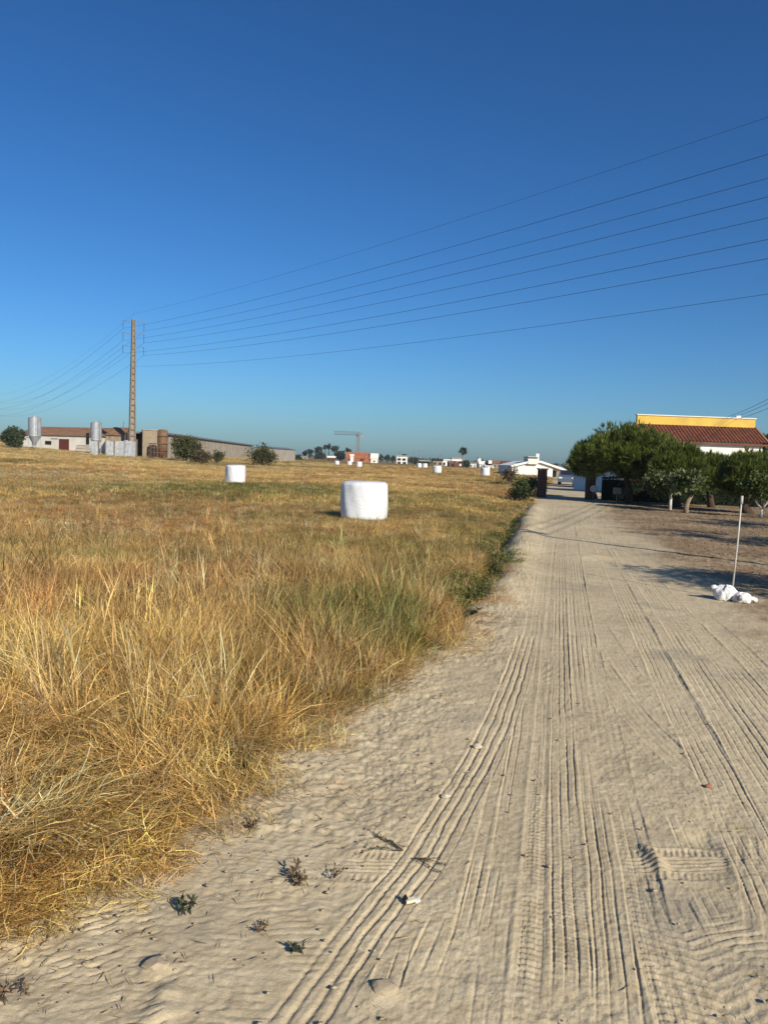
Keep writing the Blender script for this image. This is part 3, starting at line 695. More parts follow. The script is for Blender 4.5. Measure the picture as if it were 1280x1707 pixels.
# ------------------------------------------------------------------ wrapped silage bales
def bale_mat():
    m = bpy.data.materials.new('stretch_film'); t = NT(m); b_ = t.bsdf; b_.inputs['Roughness'].default_value = .38; b_.inputs['Specular IOR Level'].default_value = .45
    p = t.obj(); mp = t.new('ShaderNodeMapping'); mp.inputs['Scale'].default_value = (2.5, 2.5, 9); t.link(p, mp.inputs[0])
    n1 = t.noise(3., 5, .6, mp.outputs[0]); n2 = t.noise(22., 4, .6, p)
    c = t.ramp(n1, [(.3, (.62, .64, .655)), (.65, (.72, .735, .745))])
    dirt = t.ramp(t.noise(5., 5, .7, p), [(.62, (0, 0, 0)), (.8, (1, 1, 1))])
    sp = t.new('ShaderNodeSeparateXYZ'); t.link(p, sp.inputs[0])
    low = t.ramp(t.math('MULTIPLY', sp.outputs[2], 1.), [(.12, (1, 1, 1)), (.5, (0, 0, 0))])
    c = t.mix(t.math('MULTIPLY', t.math('MULTIPLY', dirt, low), .8), c, (.42, .38, .30))
    t.link(c, b_.inputs['Base Color'])
    t.link(t.bump(t.math('ADD', n1, t.math('MULTIPLY', n2, .35)), .45, .02), b_.inputs['Normal'])
    return m
M_film = bale_mat()
def bale_mesh():
    n, prof = 72, []
    Rb, Hb, c = .60, 1.22, .13
    prof += [(.001, 0), (.30, .0), (Rb - c, .0)]
    prof += [(Rb - c + c * math.sin(a), c - c * math.cos(a)) for a in np.linspace(.3, math.pi / 2, 5)]
    prof += [(Rb + .012 * math.sin(math.pi * k), c + (Hb - 2 * c) * k) for k in np.linspace(.08, .92, 10)]
    prof += [(Rb - c + c * math.cos(a), Hb - c + c * math.sin(a)) for a in np.linspace(0, math.pi / 2 - .25, 5)]
    prof += [(Rb - c, Hb), (.33, Hb + .012), (.15, Hb + .016), (.001, Hb + .016)]
    vs, fs = [], []
    for i, (r, z) in enumerate(prof):
        for k in range(n):
            a = 2 * math.pi * k / n
            w_ = .016 * math.sin(2 * a + .6) + .010 * math.sin(5 * a + 1 + z * 2) + .006 * math.sin(11 * a + z * 5) + rng.normal(0, .0022)
            vs.append(((r * (1 + w_ / .6)) * math.cos(a), (r * (1 + w_ / .6)) * math.sin(a), z + (.02 * math.cos(a - .3) + .008 * math.sin(3 * a)) * (z / Hb) * (r / Rb)))
    m = len(prof)
    fs = [(i * n + k, i * n + (k + 1) % n, (i + 1) * n + (k + 1) % n, (i + 1) * n + k) for i in range(m - 1) for k in range(n)]
    me = bpy.data.meshes.new('silage_bale'); me.from_pydata(vs, [], fs); me.update(); me.materials.append(M_film)
    me.polygons.foreach_set('use_smooth', [True] * len(me.polygons)); return me
BM = bale_mesh()
BALES = [(608, 20.7, .98, 'nearest and largest white wrapped bale, standing in dry grass'),
 (393, 45.5, .98, 'white bale alone at the left, in front of the green strip'),
 (561, 196, 1, 'left bale of the far three below the crane'), (582, 200, 1, 'middle bale of the far three below the crane'),
 (598, 158, 1, 'right and nearest bale of the far three below the crane'),
 (698, 190, 1, 'left one of two tiny far bales side by side'), (707.5, 190, 1, 'right one of two tiny far bales side by side'),
 (728.5, 118, 1.02, 'white bale left of the palm tree, in mid field'), (808.5, 108, 1.02, 'white bale nearest the road gateway, in mid field')]
for i, (px, Y, s_, lab) in enumerate(BALES):
    o = bpy.data.objects.new('silage_bale', BM); col.objects.link(o); p = stand(px, Y); o.location = Vector(p) - Vector((0, 0, .02))
    o.scale = (s_ * (1.03 if i == 0 else 1.0),) * 2 + (s_ * (.85 if i == 0 else .92 if i == 1 else .95),); o.rotation_euler = (0, math.radians(1.0 if i == 0 else 0), .9 * i)
    tag(o, lab, 'bale', 'wrapped silage bales in the field')

# ------------------------------------------------------------------ stake and sandbags
def sandbag(name, label, c, R, rz, seed, sq=2.6):
    n, mm = 40, 22; vs = []; r2 = np.random.default_rng(seed); ph = r2.uniform(0, 6, 8)
    ca, sa = math.cos(rz), math.sin(rz)
    for i in range(mm + 1):
        th = math.pi * i / mm - math.pi / 2
        for k in range(n):
            a = 2 * math.pi * k / n
            cx_, sx_ = math.cos(a), math.sin(a); pw = 2 / sq
            x = np.sign(cx_) * abs(cx_) ** pw * abs(math.cos(th)) ** .7; y = np.sign(sx_) * abs(sx_) ** pw * abs(math.cos(th)) ** .7; z = np.sign(math.sin(th)) * abs(math.sin(th)) ** .9
            wr = 1 + .07 * math.sin(3 * a + ph[0] + 2 * th) + .05 * math.sin(7 * a + ph[1] - 3 * th) + .035 * math.sin(13 * a + ph[2] + 5 * th) + r2.normal(0, .012)
            x, y, z = x * R[0] * wr, y * R[1] * wr, z * R[2] * wr
            if z < -R[2] * .62: z = -R[2] * .62 + (z + R[2] * .62) * .1
            vs.append((c[0] + x * ca - y * sa, c[1] + x * sa + y * ca, c[2] + R[2] * .6 + z))
    fs = [(i * n + k, i * n + (k + 1) % n, (i + 1) * n + (k + 1) % n, (i + 1) * n + k) for i in range(mm) for k in range(n)]
    t = thing(name, label, 'sandbag', c, 'white sacks at the roadside stake')
    m = MB(); m.add(vs, fs); m.build('sack', M_sack, t, True)
    return t
M_sack = mat('woven_white_sack', (.80, .79, .76), (.55, .53, .48), 7, .75, .6, 26, .02, stops=(.28, .52))
M_stake = mat('white_stake', (.62, .60, .55), (.42, .40, .34), 5, .6)
sb = foot(1212, 1000)
s1 = sandbag('sandbag', 'larger white sack lying at the foot of the stake', (sb[0] - .02, sb[1] + .02, 0), (.15, .13, .12), .5, 4)
e1 = MB(); c = sb + (-.13, .06, .13); e1.tube([c + (.02, -.02, -.02), c + (-.04, .0, .04), c + (-.07, .01, .02)], [.05, .03, .045], 9); e1.build('tied_neck', M_sack, s1, True)
s2 = sandbag('sandbag', 'smaller white sack slumped in front of the larger one', (sb[0] + .13, sb[1] - .14, 0), (.115, .10, .08), -.3, 9)
e2 = MB(); c = sb + (.245, -.165, .05); e2.tube([c + (-.04, 0, 0), c + (.02, -.01, .01), c + (.06, .01, -.02)], [.045, .025, .04], 9); e2.build('tied_neck', M_sack, s2, True)
pt = MB(); pt.lathe((sb[0] + .06, sb[1] - .225, .07), [(.001, -.04), (.03, -.03), (.038, 0), (.025, .03), (.001, .04)], 10); pt.build('dark_patch', M_steel, s2, True)
bt_, tp_ = at(1219.5, 985, sb[1] + .05), at(1236, 828, sb[1] + .05)
t = thing('marker_stake', 'thin white stake leaning slightly, planted in the sacks', 'stake', bt_)
m = MB(); m.tube([bt_ - (0, 0, .08), bt_ * .5 + tp_ * .5 + (.006, 0, 0), tp_], [.0115, .0105, .010], 9); m.build('rod', M_stake, t, True)
m = MB(); m.tube([tp_ - (0.001, 0, .10), tp_ + (0, 0, .012)], [.019, .018], 9); m.build('cap', M_stake, t, True)

# ------------------------------------------------------------------ power line
PY = 121.
M_pyl = mat('weathered_concrete', (.22, .195, .16), (.14, .12, .10), 1.0, .95)
P0 = stand(220, PY); P0[2] = gz(P0[0], P0[1])
dL = np.array([.573, -.8196, 0.]); pr = np.array([.8196, .573, 0.])       # along the line (towards us), across it
def zat(px, py, Y): return at(px, py, Y)[2]
ztop = zat(224, 533, PY)
def pole(base, ztop, label, rungs=True):
    t = thing('concrete_pylon', label, 'pylon', base, 'pylons of the power line')
    h = ztop - base[2]; n = 22
    wd = lambda k: .90 - .55 * k                                        # width falls towards the top
    for sg in (-1, 1):
        m = MB(); a, b_ = base + pr * sg * wd(0) / 2 - (0, 0, .3), base + pr * sg * wd(1) / 2 + (0, 0, h)
        ax = b_ - a; l_ = np.linalg.norm(ax); ax /= l_; m.obb((a + b_) / 2, ax * l_ / 2, pr * .10, dL * .2); m.build('leg', M_pyl, t)
    for i in range(n):
        k = i / n; z = h * k + .4; m = MB(); m.obb(base + (0, 0, z), pr * (wd(k) / 2 - .095), dL * .16, (0, 0, .11)); m.build('rung', M_pyl, t)
    m = MB(); a = base + np.array([0, 0, h / 2]); m.add([base - pr * (wd(0) / 2 - .12) + dL * -.03, base + pr * (wd(0) / 2 - .12) + dL * -.03, base + pr * (wd(1) / 2 - .1) + (0, 0, h - .01), base - pr * (wd(1) / 2 - .1) + (0, 0, h - .01)], [(0, 1, 2, 3)])
    m.add([q + dL * -.08 for q in m.v], [(3, 2, 1, 0)]); m.build('web', M_block, t)
    return t, h
t, hp = pole(P0, ztop, 'tall tapering concrete power pylon rising behind the tin fence')
arms = [zat(224, 537, PY), zat(224, 557, PY), zat(224, 578, PY)]
hang = {}
for li, za in enumerate(arms):
    m = MB(); c = np.array([P0[0], P0[1], za])
    for sg in (-1, 1):
        a = c + pr * sg * .2; b_ = c + pr * sg * 1.62 + (0, 0, .12)
        m.tube([a - (0, 0, .2), b_], [.035, .025], 6); m.tube([a + (0, 0, .18), b_], [.02, .02], 6)
    m.build('crossarm', M_steel, t)
    for sg in (-1, 1):
        e = c + pr * sg * 1.6 + (0, 0, .08); lo = e - (0, 0, 1.25)
        m = MB(); pts = []; rr = []
        for k in range(13):
            pts.append(e + (lo - e) * k / 12); rr.append(.022 if k % 2 == 0 else .045)
        m.tube(pts, rr, 8); m.build('insulator', M_wire, t); hang[(li, sg)] = lo
m = MB(); m.tube([(P0[0], P0[1], ztop - .2), (P0[0], P0[1], ztop + .9)], [.06, .04], 6); m.build('peak', M_steel, t)
peak = np.array([P0[0], P0[1], ztop + .9]); low = np.array([P0[0], P0[1], zat(224, 611, PY)]) + dL * .25
FAR = P0 - dL * 190; FAR[2] = gz(FAR[0], FAR[1]) * .0 + .3
pole(FAR, FAR[2] + hp, 'distant pylon at the far end of the power line, beyond the left edge')
def wire(label, A, px, py, name='power_cable', r=.0135, left=True):
    # plane through A along the line; the cable crosses the view's right side at (px, py)
    d = ray(px, py); M2 = np.array([[d[0], -dL[0]], [d[1], -dL[1]]]); s_ = np.linalg.solve(M2, (A - CAM)[:2]); Q = CAM + d * s_[0]; tq = s_[1]
    T = 230.; zA, zQ, zB = A[2], Q[2], A[2] - 1.0
    co = np.linalg.solve(np.array([[tq * tq, tq], [T * T, T]]), np.array([zQ - zA, zB - zA]))
    pts = [A + dL * s + np.array([0, 0, co[0] * s * s + co[1] * s]) for s in np.linspace(0, 175, 70)]
    if left:
        Lf = 190.; sag = 6.2; zE = FAR[2] + (A[2] - P0[2]); q = []
        for s in np.linspace(Lf, 0, 40)[:-1]:
            u = s / Lf; q.append(A - dL * s + np.array([0, 0, (zE - zA) * u - 4 * sag * u * (1 - u)]))
        pts = q + pts
    t = thing(name, label, 'cable', A, 'cables of the power line')
    m = MB(); m.tube(pts, r, 5); m.build('strand', M_wire, t, True)
order = ['second', 'third', 'fourth', 'fifth', 'sixth', 'seventh']
wire('topmost earth cable of the power line, running from the pylon peak', peak, 1280, 195, r=.009)
for (li, sg), yr, nm in zip([(0, -1), (0, 1), (1, -1), (1, 1), (2, -1), (2, 1)], [257, 297, 328, 363, 399, 431], order):
    wire('%s cable from the top of the power line' % nm, hang[(li, sg)], 1280, yr)
wire('lowest cable of the power line, well below the others', low, 1280, 490, r=.011, left=False)
# service pole outside the right edge, its cables to the house, its shadow across the road
U = np.array([10.7, 10.4, 0.])
t = thing('service_pole', 'wooden service pole feeding the house, beyond the right edge', 'pole', U)
m = MB(); m.tube([U - (0, 0, .3), U + (.02, 0, 6.9)], [.10, .07], 10); m.build('shaft', M_wood, t, True)
m = MB(); m.box(U + (0, 0, 6.5), (1.1, .09, .1), .7); m.build('crossarm', M_wood, t)
for k, (fr, nm) in enumerate(((.78, 'upper service cable slanting down to the house ridge'), (.80, 'middle service cable slanting down to the house ridge'), (.84, 'lower service cable slanting down to the house ridge'))):
    A = U + (0, 0, 6.85 - .3 * k); B = HL + (HR - HL) * fr + np.array([0, 0, .12]); B[2] = Hz + .75 - .1 * k
    pts = [A + (B - A) * s - np.array([0, 0, 4 * .5 * s * (1 - s)]) for s in np.linspace(0, 1, 24)]
    tt = thing('service_cable', nm, 'cable', A, 'service cables to the house'); m = MB(); m.tube(pts, .012, 5); m.build('strand', M_wire, tt, True)
# trees beyond the right edge: their shade lies over the yard
for lab, bx, by, hh, R in (('olive tree beyond the right edge, shading the yard by the sacks', 9.0, 7.9, 3.0, 1.4), ('round olive tree beyond the right edge, shading the yard centre', 12.9, 15.6, 3.3, 1.9), ('second olive tree beyond the right edge, further along the yard', 16.2, 22.0, 3.3, 1.8), ('olive tree beyond the right edge, near the fruit tree', 20.5, 25.5, 3.4, 2.0)):
    cs = crown_centers((bx, by, hh), (R, R, R * .7), 26, .3, .8); rr = [rng.uniform(.3, .5) for _ in cs]
    leafy_tree('olive_tree', lab, (bx, by, 0), [[(bx, by, -.1), (bx + .1, by, .7), (bx, by + .1, 1.5), (bx, by, hh - R * .5)]], M_barkg, cs, rr, 170, .13, .028, M_fig, 'olive trees beyond the right edge', 'tree', .13)

# ------------------------------------------------------------------ the farm at left
def gable_shed(name, label, A, B, depth, zw, zr, wall, roof, off=0.):
    """long shed with eave line A-B (ground points), ridge behind it"""
    A, B = np.array(A, float), np.array(B, float); z0 = min(A[2], B[2]) - .3
    d = B - A; d[2] = 0; ln = np.linalg.norm(d); d /= ln; nb = np.array([-d[1], d[0], 0])
    if nb[1] < 0: nb = -nb
    t = thing(name, label, 'shed', ((A + B) / 2)[:2].tolist() + [z0])
    C_, D_ = A + nb * depth, B + nb * depth; hb = depth / 2
    m = MB()
    def wallseg(p, q, zt):
        nonlocal m
        mid = (p + q) / 2; ax = q - p; l_ = np.linalg.norm(ax[:2]); ax = np.array([ax[0], ax[1], 0]) / l_
        m.obb((mid[0], mid[1], (z0 + zt) / 2), ax * l_ / 2, np.array([-ax[1], ax[0], 0]) * .1, (0, 0, (zt - z0) / 2))
    wallseg(A + d * .1, B - d * .1, zw); m.build('wall', wall, t); m = MB(); wallseg(C_ + d * .1, D_ - d * .1, zw); m.build('wall', wall, t)
    for e, sg in ((A, 1), (B, -1)):
        g = MB(); p = [e, e + nb * depth]; mid = e + nb * hb
        g.prism([(p[0][0], p[0][1], z0), (p[1][0], p[1][1], z0), (p[1][0], p[1][1], zw), (mid[0], mid[1], zr - .12), (p[0][0], p[0][1], zw)], d * .18 * sg); g.build('gable', wall, t)
    for sg, e0, e1 in ((1, A, B), (-1, C_, D_)):
        r = MB(); o0 = e0 - nb * .3 * sg - d * .2; o1 = e1 - nb * .3 * sg + d * .2; k = (zr - zw) / hb
        m0, m1 = A + nb * hb - d * .2, B + nb * hb + d * .2
        a, b_, c, e = [np.array(q) for q in ((o0[0], o0[1], zw - .3 * k + .06), (o1[0], o1[1], zw - .3 * k + .06), (m1[0], m1[1], zr + .06), (m0[0], m0[1], zr + .06))]
        wave_roof(r, e, c, (a - e) * np.array([1, 1, 0]), e[2] - a[2], .8, .05, 6)
        r.build('roof', roof, t)
    return t, d, nb, z0
def panel(name, mt, parent, A, d, nb, s0, s1, z0, z1, out=.13, th=.03):
    m = MB(); c = A + d * (s0 + s1) / 2 - nb * out; m.obb((c[0], c[1], (z0 + z1) / 2), d * (s1 - s0) / 2, nb * th, (0, 0, (z1 - z0) / 2)); return m.build(name, mt, parent)
D1 = 138.
A, B = stand(28, D1), stand(183, D1 - 8); A[2] = gz(A[0], A[1]); B[2] = gz(B[0], B[1])
ze_, zr_ = zat(90, 726, D1 - 3), zat(90, 712, D1 + 1)
t, d, nb, z0 = gable_shed('farm_shed', 'long white shed with brown tiled roof behind the silos', A, B, 9., ze_, zr_, M_cream, M_tileold)
def sx(px): 
    q = ray(px, 740.); M2 = np.array([[q[0], -d[0]], [q[1], -d[1]]]); return np.linalg.solve(M2, (A - CAM)[:2])[1]
panel('door', M_brown, t, A, d, nb, sx(100), sx(116.5), z0, zat(108, 732, D1 - 3))
panel('window', M_dark, t, A, d, nb, sx(77), sx(87), zat(82, 741, D1 - 3), zat(82, 735, D1 - 3))
panel('window', M_dark, t, A, d, nb, sx(145), sx(150), zat(147, 741, D1 - 5), zat(147, 722, D1 - 5))
panel('lintel', M_conc, t, A, d, nb, sx(87), sx(98), zat(92, 732, D1 - 3), zat(92, 730.5, D1 - 3))
# gable-end annex in bare block
A2, B2 = stand(176, 124), stand(203, 124)
t, d2_, nb2, z02 = gable_shed('block_annex', 'bare block annex at the right end of the white shed', A2, B2, 8, zat(190, 726, 124), zat(190, 713, 128), M_block, M_tileold)
t = thing('dark_tank', 'narrow dark tank between annex and pylon', 'tank', stand(209, 126))
c = stand(209, 126); m = MB(); m.lathe(c, [(.36, -.2), (.36, zat(209, 720, 126) - c[2] - .3), (.3, zat(209, 720, 126) - c[2] - .1), (.05, zat(209, 720, 126) - c[2])], 18); m.build('shell', M_dark, t, True)
m = MB(); m.tube([c + (-.35, 0, 2), c + (-.35, 0, zat(205, 703, 126) - c[2])], .06, 6); m.build('pipe', M_steel, t)
def silo(label, px, x0, x1, ytop, yshoulder, ycone, ybot, Y):
    c = stand(px, Y); t = thing('feed_silo', label, 'silo', c, 'feed silos at the farm'); r = (x1 - x0) / 2 * Y / F
    zt, zs, zc = zat(px, ytop, Y), zat(px, yshoulder, Y), zat(px, ycone, Y); zb = max(zat(px, ybot, Y), c[2] + .15)
    m = MB(); m.lathe((c[0], c[1], 0), [(r, zc), (r, zs)], 32, False); sh = m.build('barrel', M_galv, t, True)
    for k in range(1, 6):
        z = zc + (zs - zc) * k / 6; q = MB(); q.lathe((c[0], c[1], 0), [(r, z - .035), (r + .035, z), (r, z + .035)], 32, False); q.build('hoop', M_galv, sh, True)
    m = MB(); m.lathe((c[0], c[1], 0), [(r * 1.02, zs), (r * .35, zt - .25), (r * .35, zt - .1), (.02, zt)], 32); m.build('roof', M_galv, t, True)
    m = MB(); m.lathe((c[0], c[1], 0), [(.14, zb), (r * .22, zb + .3), (r, zc)], 32, False); m.build('hopper', M_galv, t, True)
    for k in range(4):
        a = math.pi / 4 + k * math.pi / 2; p = np.array([c[0] + r * .97 * math.cos(a), c[1] + r * .97 * math.sin(a), 0])
        m = MB(); m.tube([p + (0, 0, c[2] - .2), p + (0, 0, zc + .3)], .05, 6); m.build('leg', M_galv, t)
    l = MB(); q = np.array([c[0] + r * .75, c[1] - r * .75 - .1, 0])
    for sg in (-.2, .2): l.tube([q + (sg, 0, zc), q + (sg, 0, zs + .4)], .025, 5)
    for z in np.arange(zc, zs + .3, .35): l.tube([q + (-.2, 0, z), q + (.2, 0, z)], .018, 4)
    l.build('ladder', M_steel, t)
silo('taller feed silo with hopper cone, before the white shed', 58, 48.5, 68.5, 692, 697, 727, 744, 128)
silo('smaller feed silo behind the tin fence', 160, 151, 168.5, 701, 705, 734, 746, 122)
def tin_fence():
    Y0 = 117.; t = thing('tin_fence', 'fence of upright grey tin sheets below the pylon', 'fence', stand(200, Y0))
    xs = [150, 158.5, 165, 177.5, 184, 191, 198.5, 207, 213.5, 220, 227.5]; tops = [735, 735, 734, 734, 736, 735, 735, 733.5, 735, 736, 736.5]
    for i in range(len(xs) - 1):
        if i == 2: continue
        a, b_ = stand(xs[i], Y0 + .05 * (i % 2)), stand(xs[i + 1] - .3, Y0 + .05 * (i % 2)); zt = zat(xs[i], tops[i], Y0); n = 8; vs = []
        for z in (min(a[2], b_[2]) - .1, zt):
            for k in range(n * 2 + 1): q = a + (b_ - a) * k / (n * 2); vs.append((q[0], q[1] + (.035 if k % 2 else 0), z))
        for z in (zt, min(a[2], b_[2]) - .1):
            for k in range(n * 2 + 1): q = a + (b_ - a) * k / (n * 2); vs.append((q[0], q[1] + (.035 if k % 2 else 0) + .01, z))
        w_ = n * 2 + 1; m = MB(); m.add(vs, [(r * w_ + k, r * w_ + k + 1, (r + 1) * w_ + k + 1, (r + 1) * w_ + k) for r in range(3) for k in range(w_ - 1)])
        m.build('sheet', [M_sheet, M_galv, M_sheet, M_conc][(i * 7 + 1) % 4] if i < 4 else (M_sheet if i % 3 else M_galv), t)
    for px in (165, 176, 191, 228):
        q = stand(px, Y0 - .1); m = MB(); m.tube([q - (0, 0, .1), (q[0], q[1], zat(px, 732.5, Y0))], .08, 6); m.build('post', M_wood, t)
tin_fence()
t = thing('plank_stack', 'stack of weathered boards left of the tin fence', 'boards', stand(138, 116))
for k in range(6):
    q = stand(138 + (k % 2), 116 - .1 * k); m = MB(); m.box((q[0], q[1], q[2] + .1 + .21 * k), (2.4 - .12 * k, .5, .14), .06 * (-1) ** k); m.build('board', M_wood if k % 2 else M_conc, t)
# block tower, rusty tank and the long concrete barn
c = stand(250, 127); zt = zat(250, 717.5, 127)
t = thing('block_tower', 'square tower of bare blocks right of the pylon', 'tower', c)
m = MB(); m.box((c[0], c[1], (zt + c[2]) / 2 - .1), (2.5, 2.5, zt - c[2] + .2), .35); m.build('wall', M_block, t)
m = MB(); m.box((c[0], c[1], zt + .04), (2.7, 2.7, .16), .35); m.build('slab', M_conc, t)
c = stand(270.5, 122); zt = zat(270, 716, 122)
t = thing('rusty_tank', 'upright rusty tank beside the block tower', 'tank', c); m = MB(); m.lathe(c, [(.78, -.1), (.78, zt - c[2] - .2), (.5, zt - c[2])], 24); m.build('shell', M_rust, t, True)
for k in range(1, 4):
    q = MB(); z = (zt - c[2]) * k / 4; q.lathe(c, [(.78, z - .06), (.83, z), (.78, z + .06)], 24, False); q.build('hoop', M_dark, t)
c = stand(260, 116); t = thing('hay_feeder', 'round rusty cage standing before the block tower', 'feeder', c)
for zz in (.2, .9, 1.6, 2.2):
    m = MB(); m.tube([c + (1.0 * math.cos(a), 1.0 * math.sin(a), zz) for a in np.linspace(0, 2 * math.pi, 25)], .05, 5); m.build('ring', M_rust, t)
for k in range(12):
    a = 2 * math.pi * k / 12; m = MB(); m.tube([c + (math.cos(a), math.sin(a), 0), c + (math.cos(a), math.sin(a), 2.25)], .035, 5); m.build('bar', M_rust, t)
def barn():
    A, B = stand(272, 128), stand(418, 228); zt = zat(280, 725, 130); z0 = min(A[2], B[2]) - .3
    d = B - A; d[2] = 0; ln = np.linalg.norm(d); d /= ln; nb = np.array([-d[1], d[0], 0]); nb = nb if nb[0] < 0 else -nb
    t = thing('long_barn', 'long grey concrete barn receding towards the right', 'barn', (A + B) / 2)
    npan = 26
    for k in range(npan):
        a, b_ = A + d * ln * k / npan, A + d * ln * (k + 1) / npan; m = MB(); mid = (a + b_) / 2
        m.obb((mid[0], mid[1], (z0 + zt) / 2), d * (ln / npan / 2 - .03), nb * .1, (0, 0, (zt - z0) / 2)); m.build('wall_panel', M_conc, t)
        p = MB(); p.obb((a[0] - nb[0] * .13, a[1] - nb[1] * .13, (z0 + zt) / 2), d * .14, nb * .1, (0, 0, (zt - z0) / 2)); p.build('pier', M_block, t)
    r = MB(); mid = (A + B) / 2 + nb * 3.8
    r.obb((mid[0], mid[1], zt + .18), d * (ln / 2 + .4), nb * 4.3, (0, 0, .15)); r.build('roof', M_steel, t)
    m = MB(); q = (A + B) / 2 + nb * 7.8; m.obb((q[0], q[1], (z0 + zt) / 2), d * ln / 2, nb * .1, (0, 0, (zt - z0) / 2)); m.build('back_wall', M_conc, t)
barn()
A, B = stand(452, 205), stand(491, 225)
gable_shed('low_shed', 'low pale shed at the far end of the concrete barn', A, B, 5, zat(470, 749, 212), zat(470, 746, 214), M_conc, M_steel)
def bush_at(name, label, px, Y, w_, ytop, m, nb, n, L):
    b = stand(px, Y); zt = zat(px, ytop, Y); R = w_ * Y / F / 2
    return shrub(name, label, b, (R, R * .8, (zt - b[2]) * .52), n, nb, L, m, 'bushes along the farm')
bush_at('farm_bush', 'dark green round tree left of the taller silo', 22, 124, 40, 708, M_far, 60, 90, .32)
bush_at('farm_bush', 'big green and brown bush before the concrete barn', 313, 112, 60, 718, M_bush, 70, 90, .30)
bush_at('farm_bush', 'ragged sparse bush near the barn end', 437, 118, 60, 735, M_bush, 46, 60, .28)
bush_at('farm_bush', 'small low bush between the two larger bushes', 364, 116, 26, 748, M_bush, 22, 50, .24)
bush_at('farm_bush', 'brown dead bush at the foot of the big bush', 335, 104, 40, 748, M_bushbrown, 34, 60, .22)

# ------------------------------------------------------------------ far row
def fhouse(label, x0, x1, yeave, yridge, Y, wall=None, roof=None, win=(), name='far_house', dep=7., flat=False, door=False):
    wall = wall or M_white; roof = roof or M_orange
    A, B = stand(x0, Y), stand(x1, Y); zw, zr = zat((x0 + x1) / 2, yeave, Y), zat((x0 + x1) / 2, yridge, Y)
    z0 = -.3
    if flat:
        t = thing(name, label, 'house', ((A + B) / 2)[:2].tolist() + [z0])
        m = MB(); c = (A + B) / 2; m.box((c[0], c[1] + dep / 2, (z0 + zw) / 2), (B[0] - A[0], dep, zw - z0)); m.build('wall', wall, t)
        m = MB(); m.box((c[0], c[1] + dep / 2, zw + (zr - zw) / 2 + .003), (B[0] - A[0] + .5, dep + .5, max(zr - zw, .12))); m.build('roof', roof, t)
        d, nb = np.array([1., 0, 0]), np.array([0, 1., 0])
    else: t, d, nb, z0 = gable_shed(name, label, A, B, dep, zw, zr, wall, roof)
    t['category'] = 'house'
    ln = np.linalg.norm((B - A)[:2])
    for s0, s1, f0, f1 in win:
        panel('window', M_dark, t, A, d, nb, s0 * ln, s1 * ln, z0 + (zw - z0) * f0, z0 + (zw - z0) * f1, .16, .06)
    return t
W2 = ((.12, .3, .45, .75), (.65, .83, .45, .75))
fhouse('tiny white far house left of the far pines', 500, 511, 762, 760.5, 420, M_conc, M_conc, W2)
fhouse('far brick house with pale flat roof, below the far pines', 545, 557, 763, 760, 400, M_brick, M_white, W2, flat=True)
fhouse('far house with orange roof at the foot of the crane', 576, 612, 763, 754, 440, M_orange, M_orange, W2)
fhouse('small white annex on the orange-roofed house', 583, 588, 760, 757, 424, M_white, M_white, flat=True)
fhouse('far house with dark red roof right of the crane', 603, 621, 762, 756, 450, M_orange, M_tile, W2)
fhouse('far cream house with pointed gable right of the crane', 617, 629, 764, 756, 400, M_cream, M_cream, ((.4, .6, .3, .6),), dep=5)
fhouse('far grey two-storey house with white top', 660, 678, 761, 759, 420, M_white, M_conc, ((.1, .4, .55, .8), (.55, .85, .55, .8), (.1, .4, .15, .4), (.6, .9, .15, .4)), flat=True)
fhouse('far open shed with dark front, behind the two tiny bales', 698, 715, 769, 767, 330, M_dark, M_conc, (), flat=True)
fhouse('far long shed with black roof and pale walls', 721, 737, 768, 765, 330, M_block, M_black, W2, flat=True)
fhouse('far white flat building left of the palm', 735, 750, 767, 765.5, 345, M_white, M_white, ((.2, .4, .3, .7),), flat=True)
fhouse('far white block directly behind the palm', 752, 772, 765, 763, 430, M_white, M_conc, W2, flat=True)
fhouse('far red-brown barn at the foot of the palm', 747, 765, 771, 769, 300, M_brick, M_tile, ((.3, .5, .2, .7),))
fhouse('far low white house right of the palm', 783, 793, 773, 771, 330, M_white, M_conc, W2, flat=True)
fhouse('far small white house beside the white tower', 798, 808, 774, 769, 310, M_white, M_white, ((.3, .5, .3, .7),), dep=5)
fhouse('far white shed right of the white tower', 808, 822, 777, 776, 290, M_white, M_white, W2, flat=True)
fhouse('far long house with brown roof and hedge', 819, 840, 773, 768, 300, M_block, M_tileold, W2)
fhouse('far white-gabled house with red roof near the road', 838, 858, 775, 769, 250, M_white, M_tile, ((.2, .35, .3, .7), (.6, .75, .3, .7)))
t = thing('white_tower', 'slim white water tower in the far row', 'tower', stand(797, 340)); c = stand(797, 340); zt = zat(797, 764, 340)
m = MB(); m.lathe((c[0], c[1], 0), [(.95, -.2), (.95, zt - .4), (.8, zt)], 18); m.build('shaft', M_white, t, True)
m = MB(); m.lathe((c[0], c[1], 0), [(1.0, zt), (1.05, zt + .15), (.3, zt + .35)], 18); m.build('cap', M_conc, t)
t = thing('white_tank', 'white square tank raised above the far trees', 'tank', stand(815.5, 300)); c = stand(815.5, 300)
z1, z2 = zat(815, 773, 300), zat(815, 767.5, 300); m = MB(); m.box((c[0], c[1], (z1 + z2) / 2), (1.3, 1.3, z2 - z1)); m.build('shell', M_white, t)
for a in (-.45, .45):
    m = MB(); m.tube([(c[0] + a, c[1], 0), (c[0] + a, c[1], z1)], .08, 6); m.build('leg', M_steel, t)
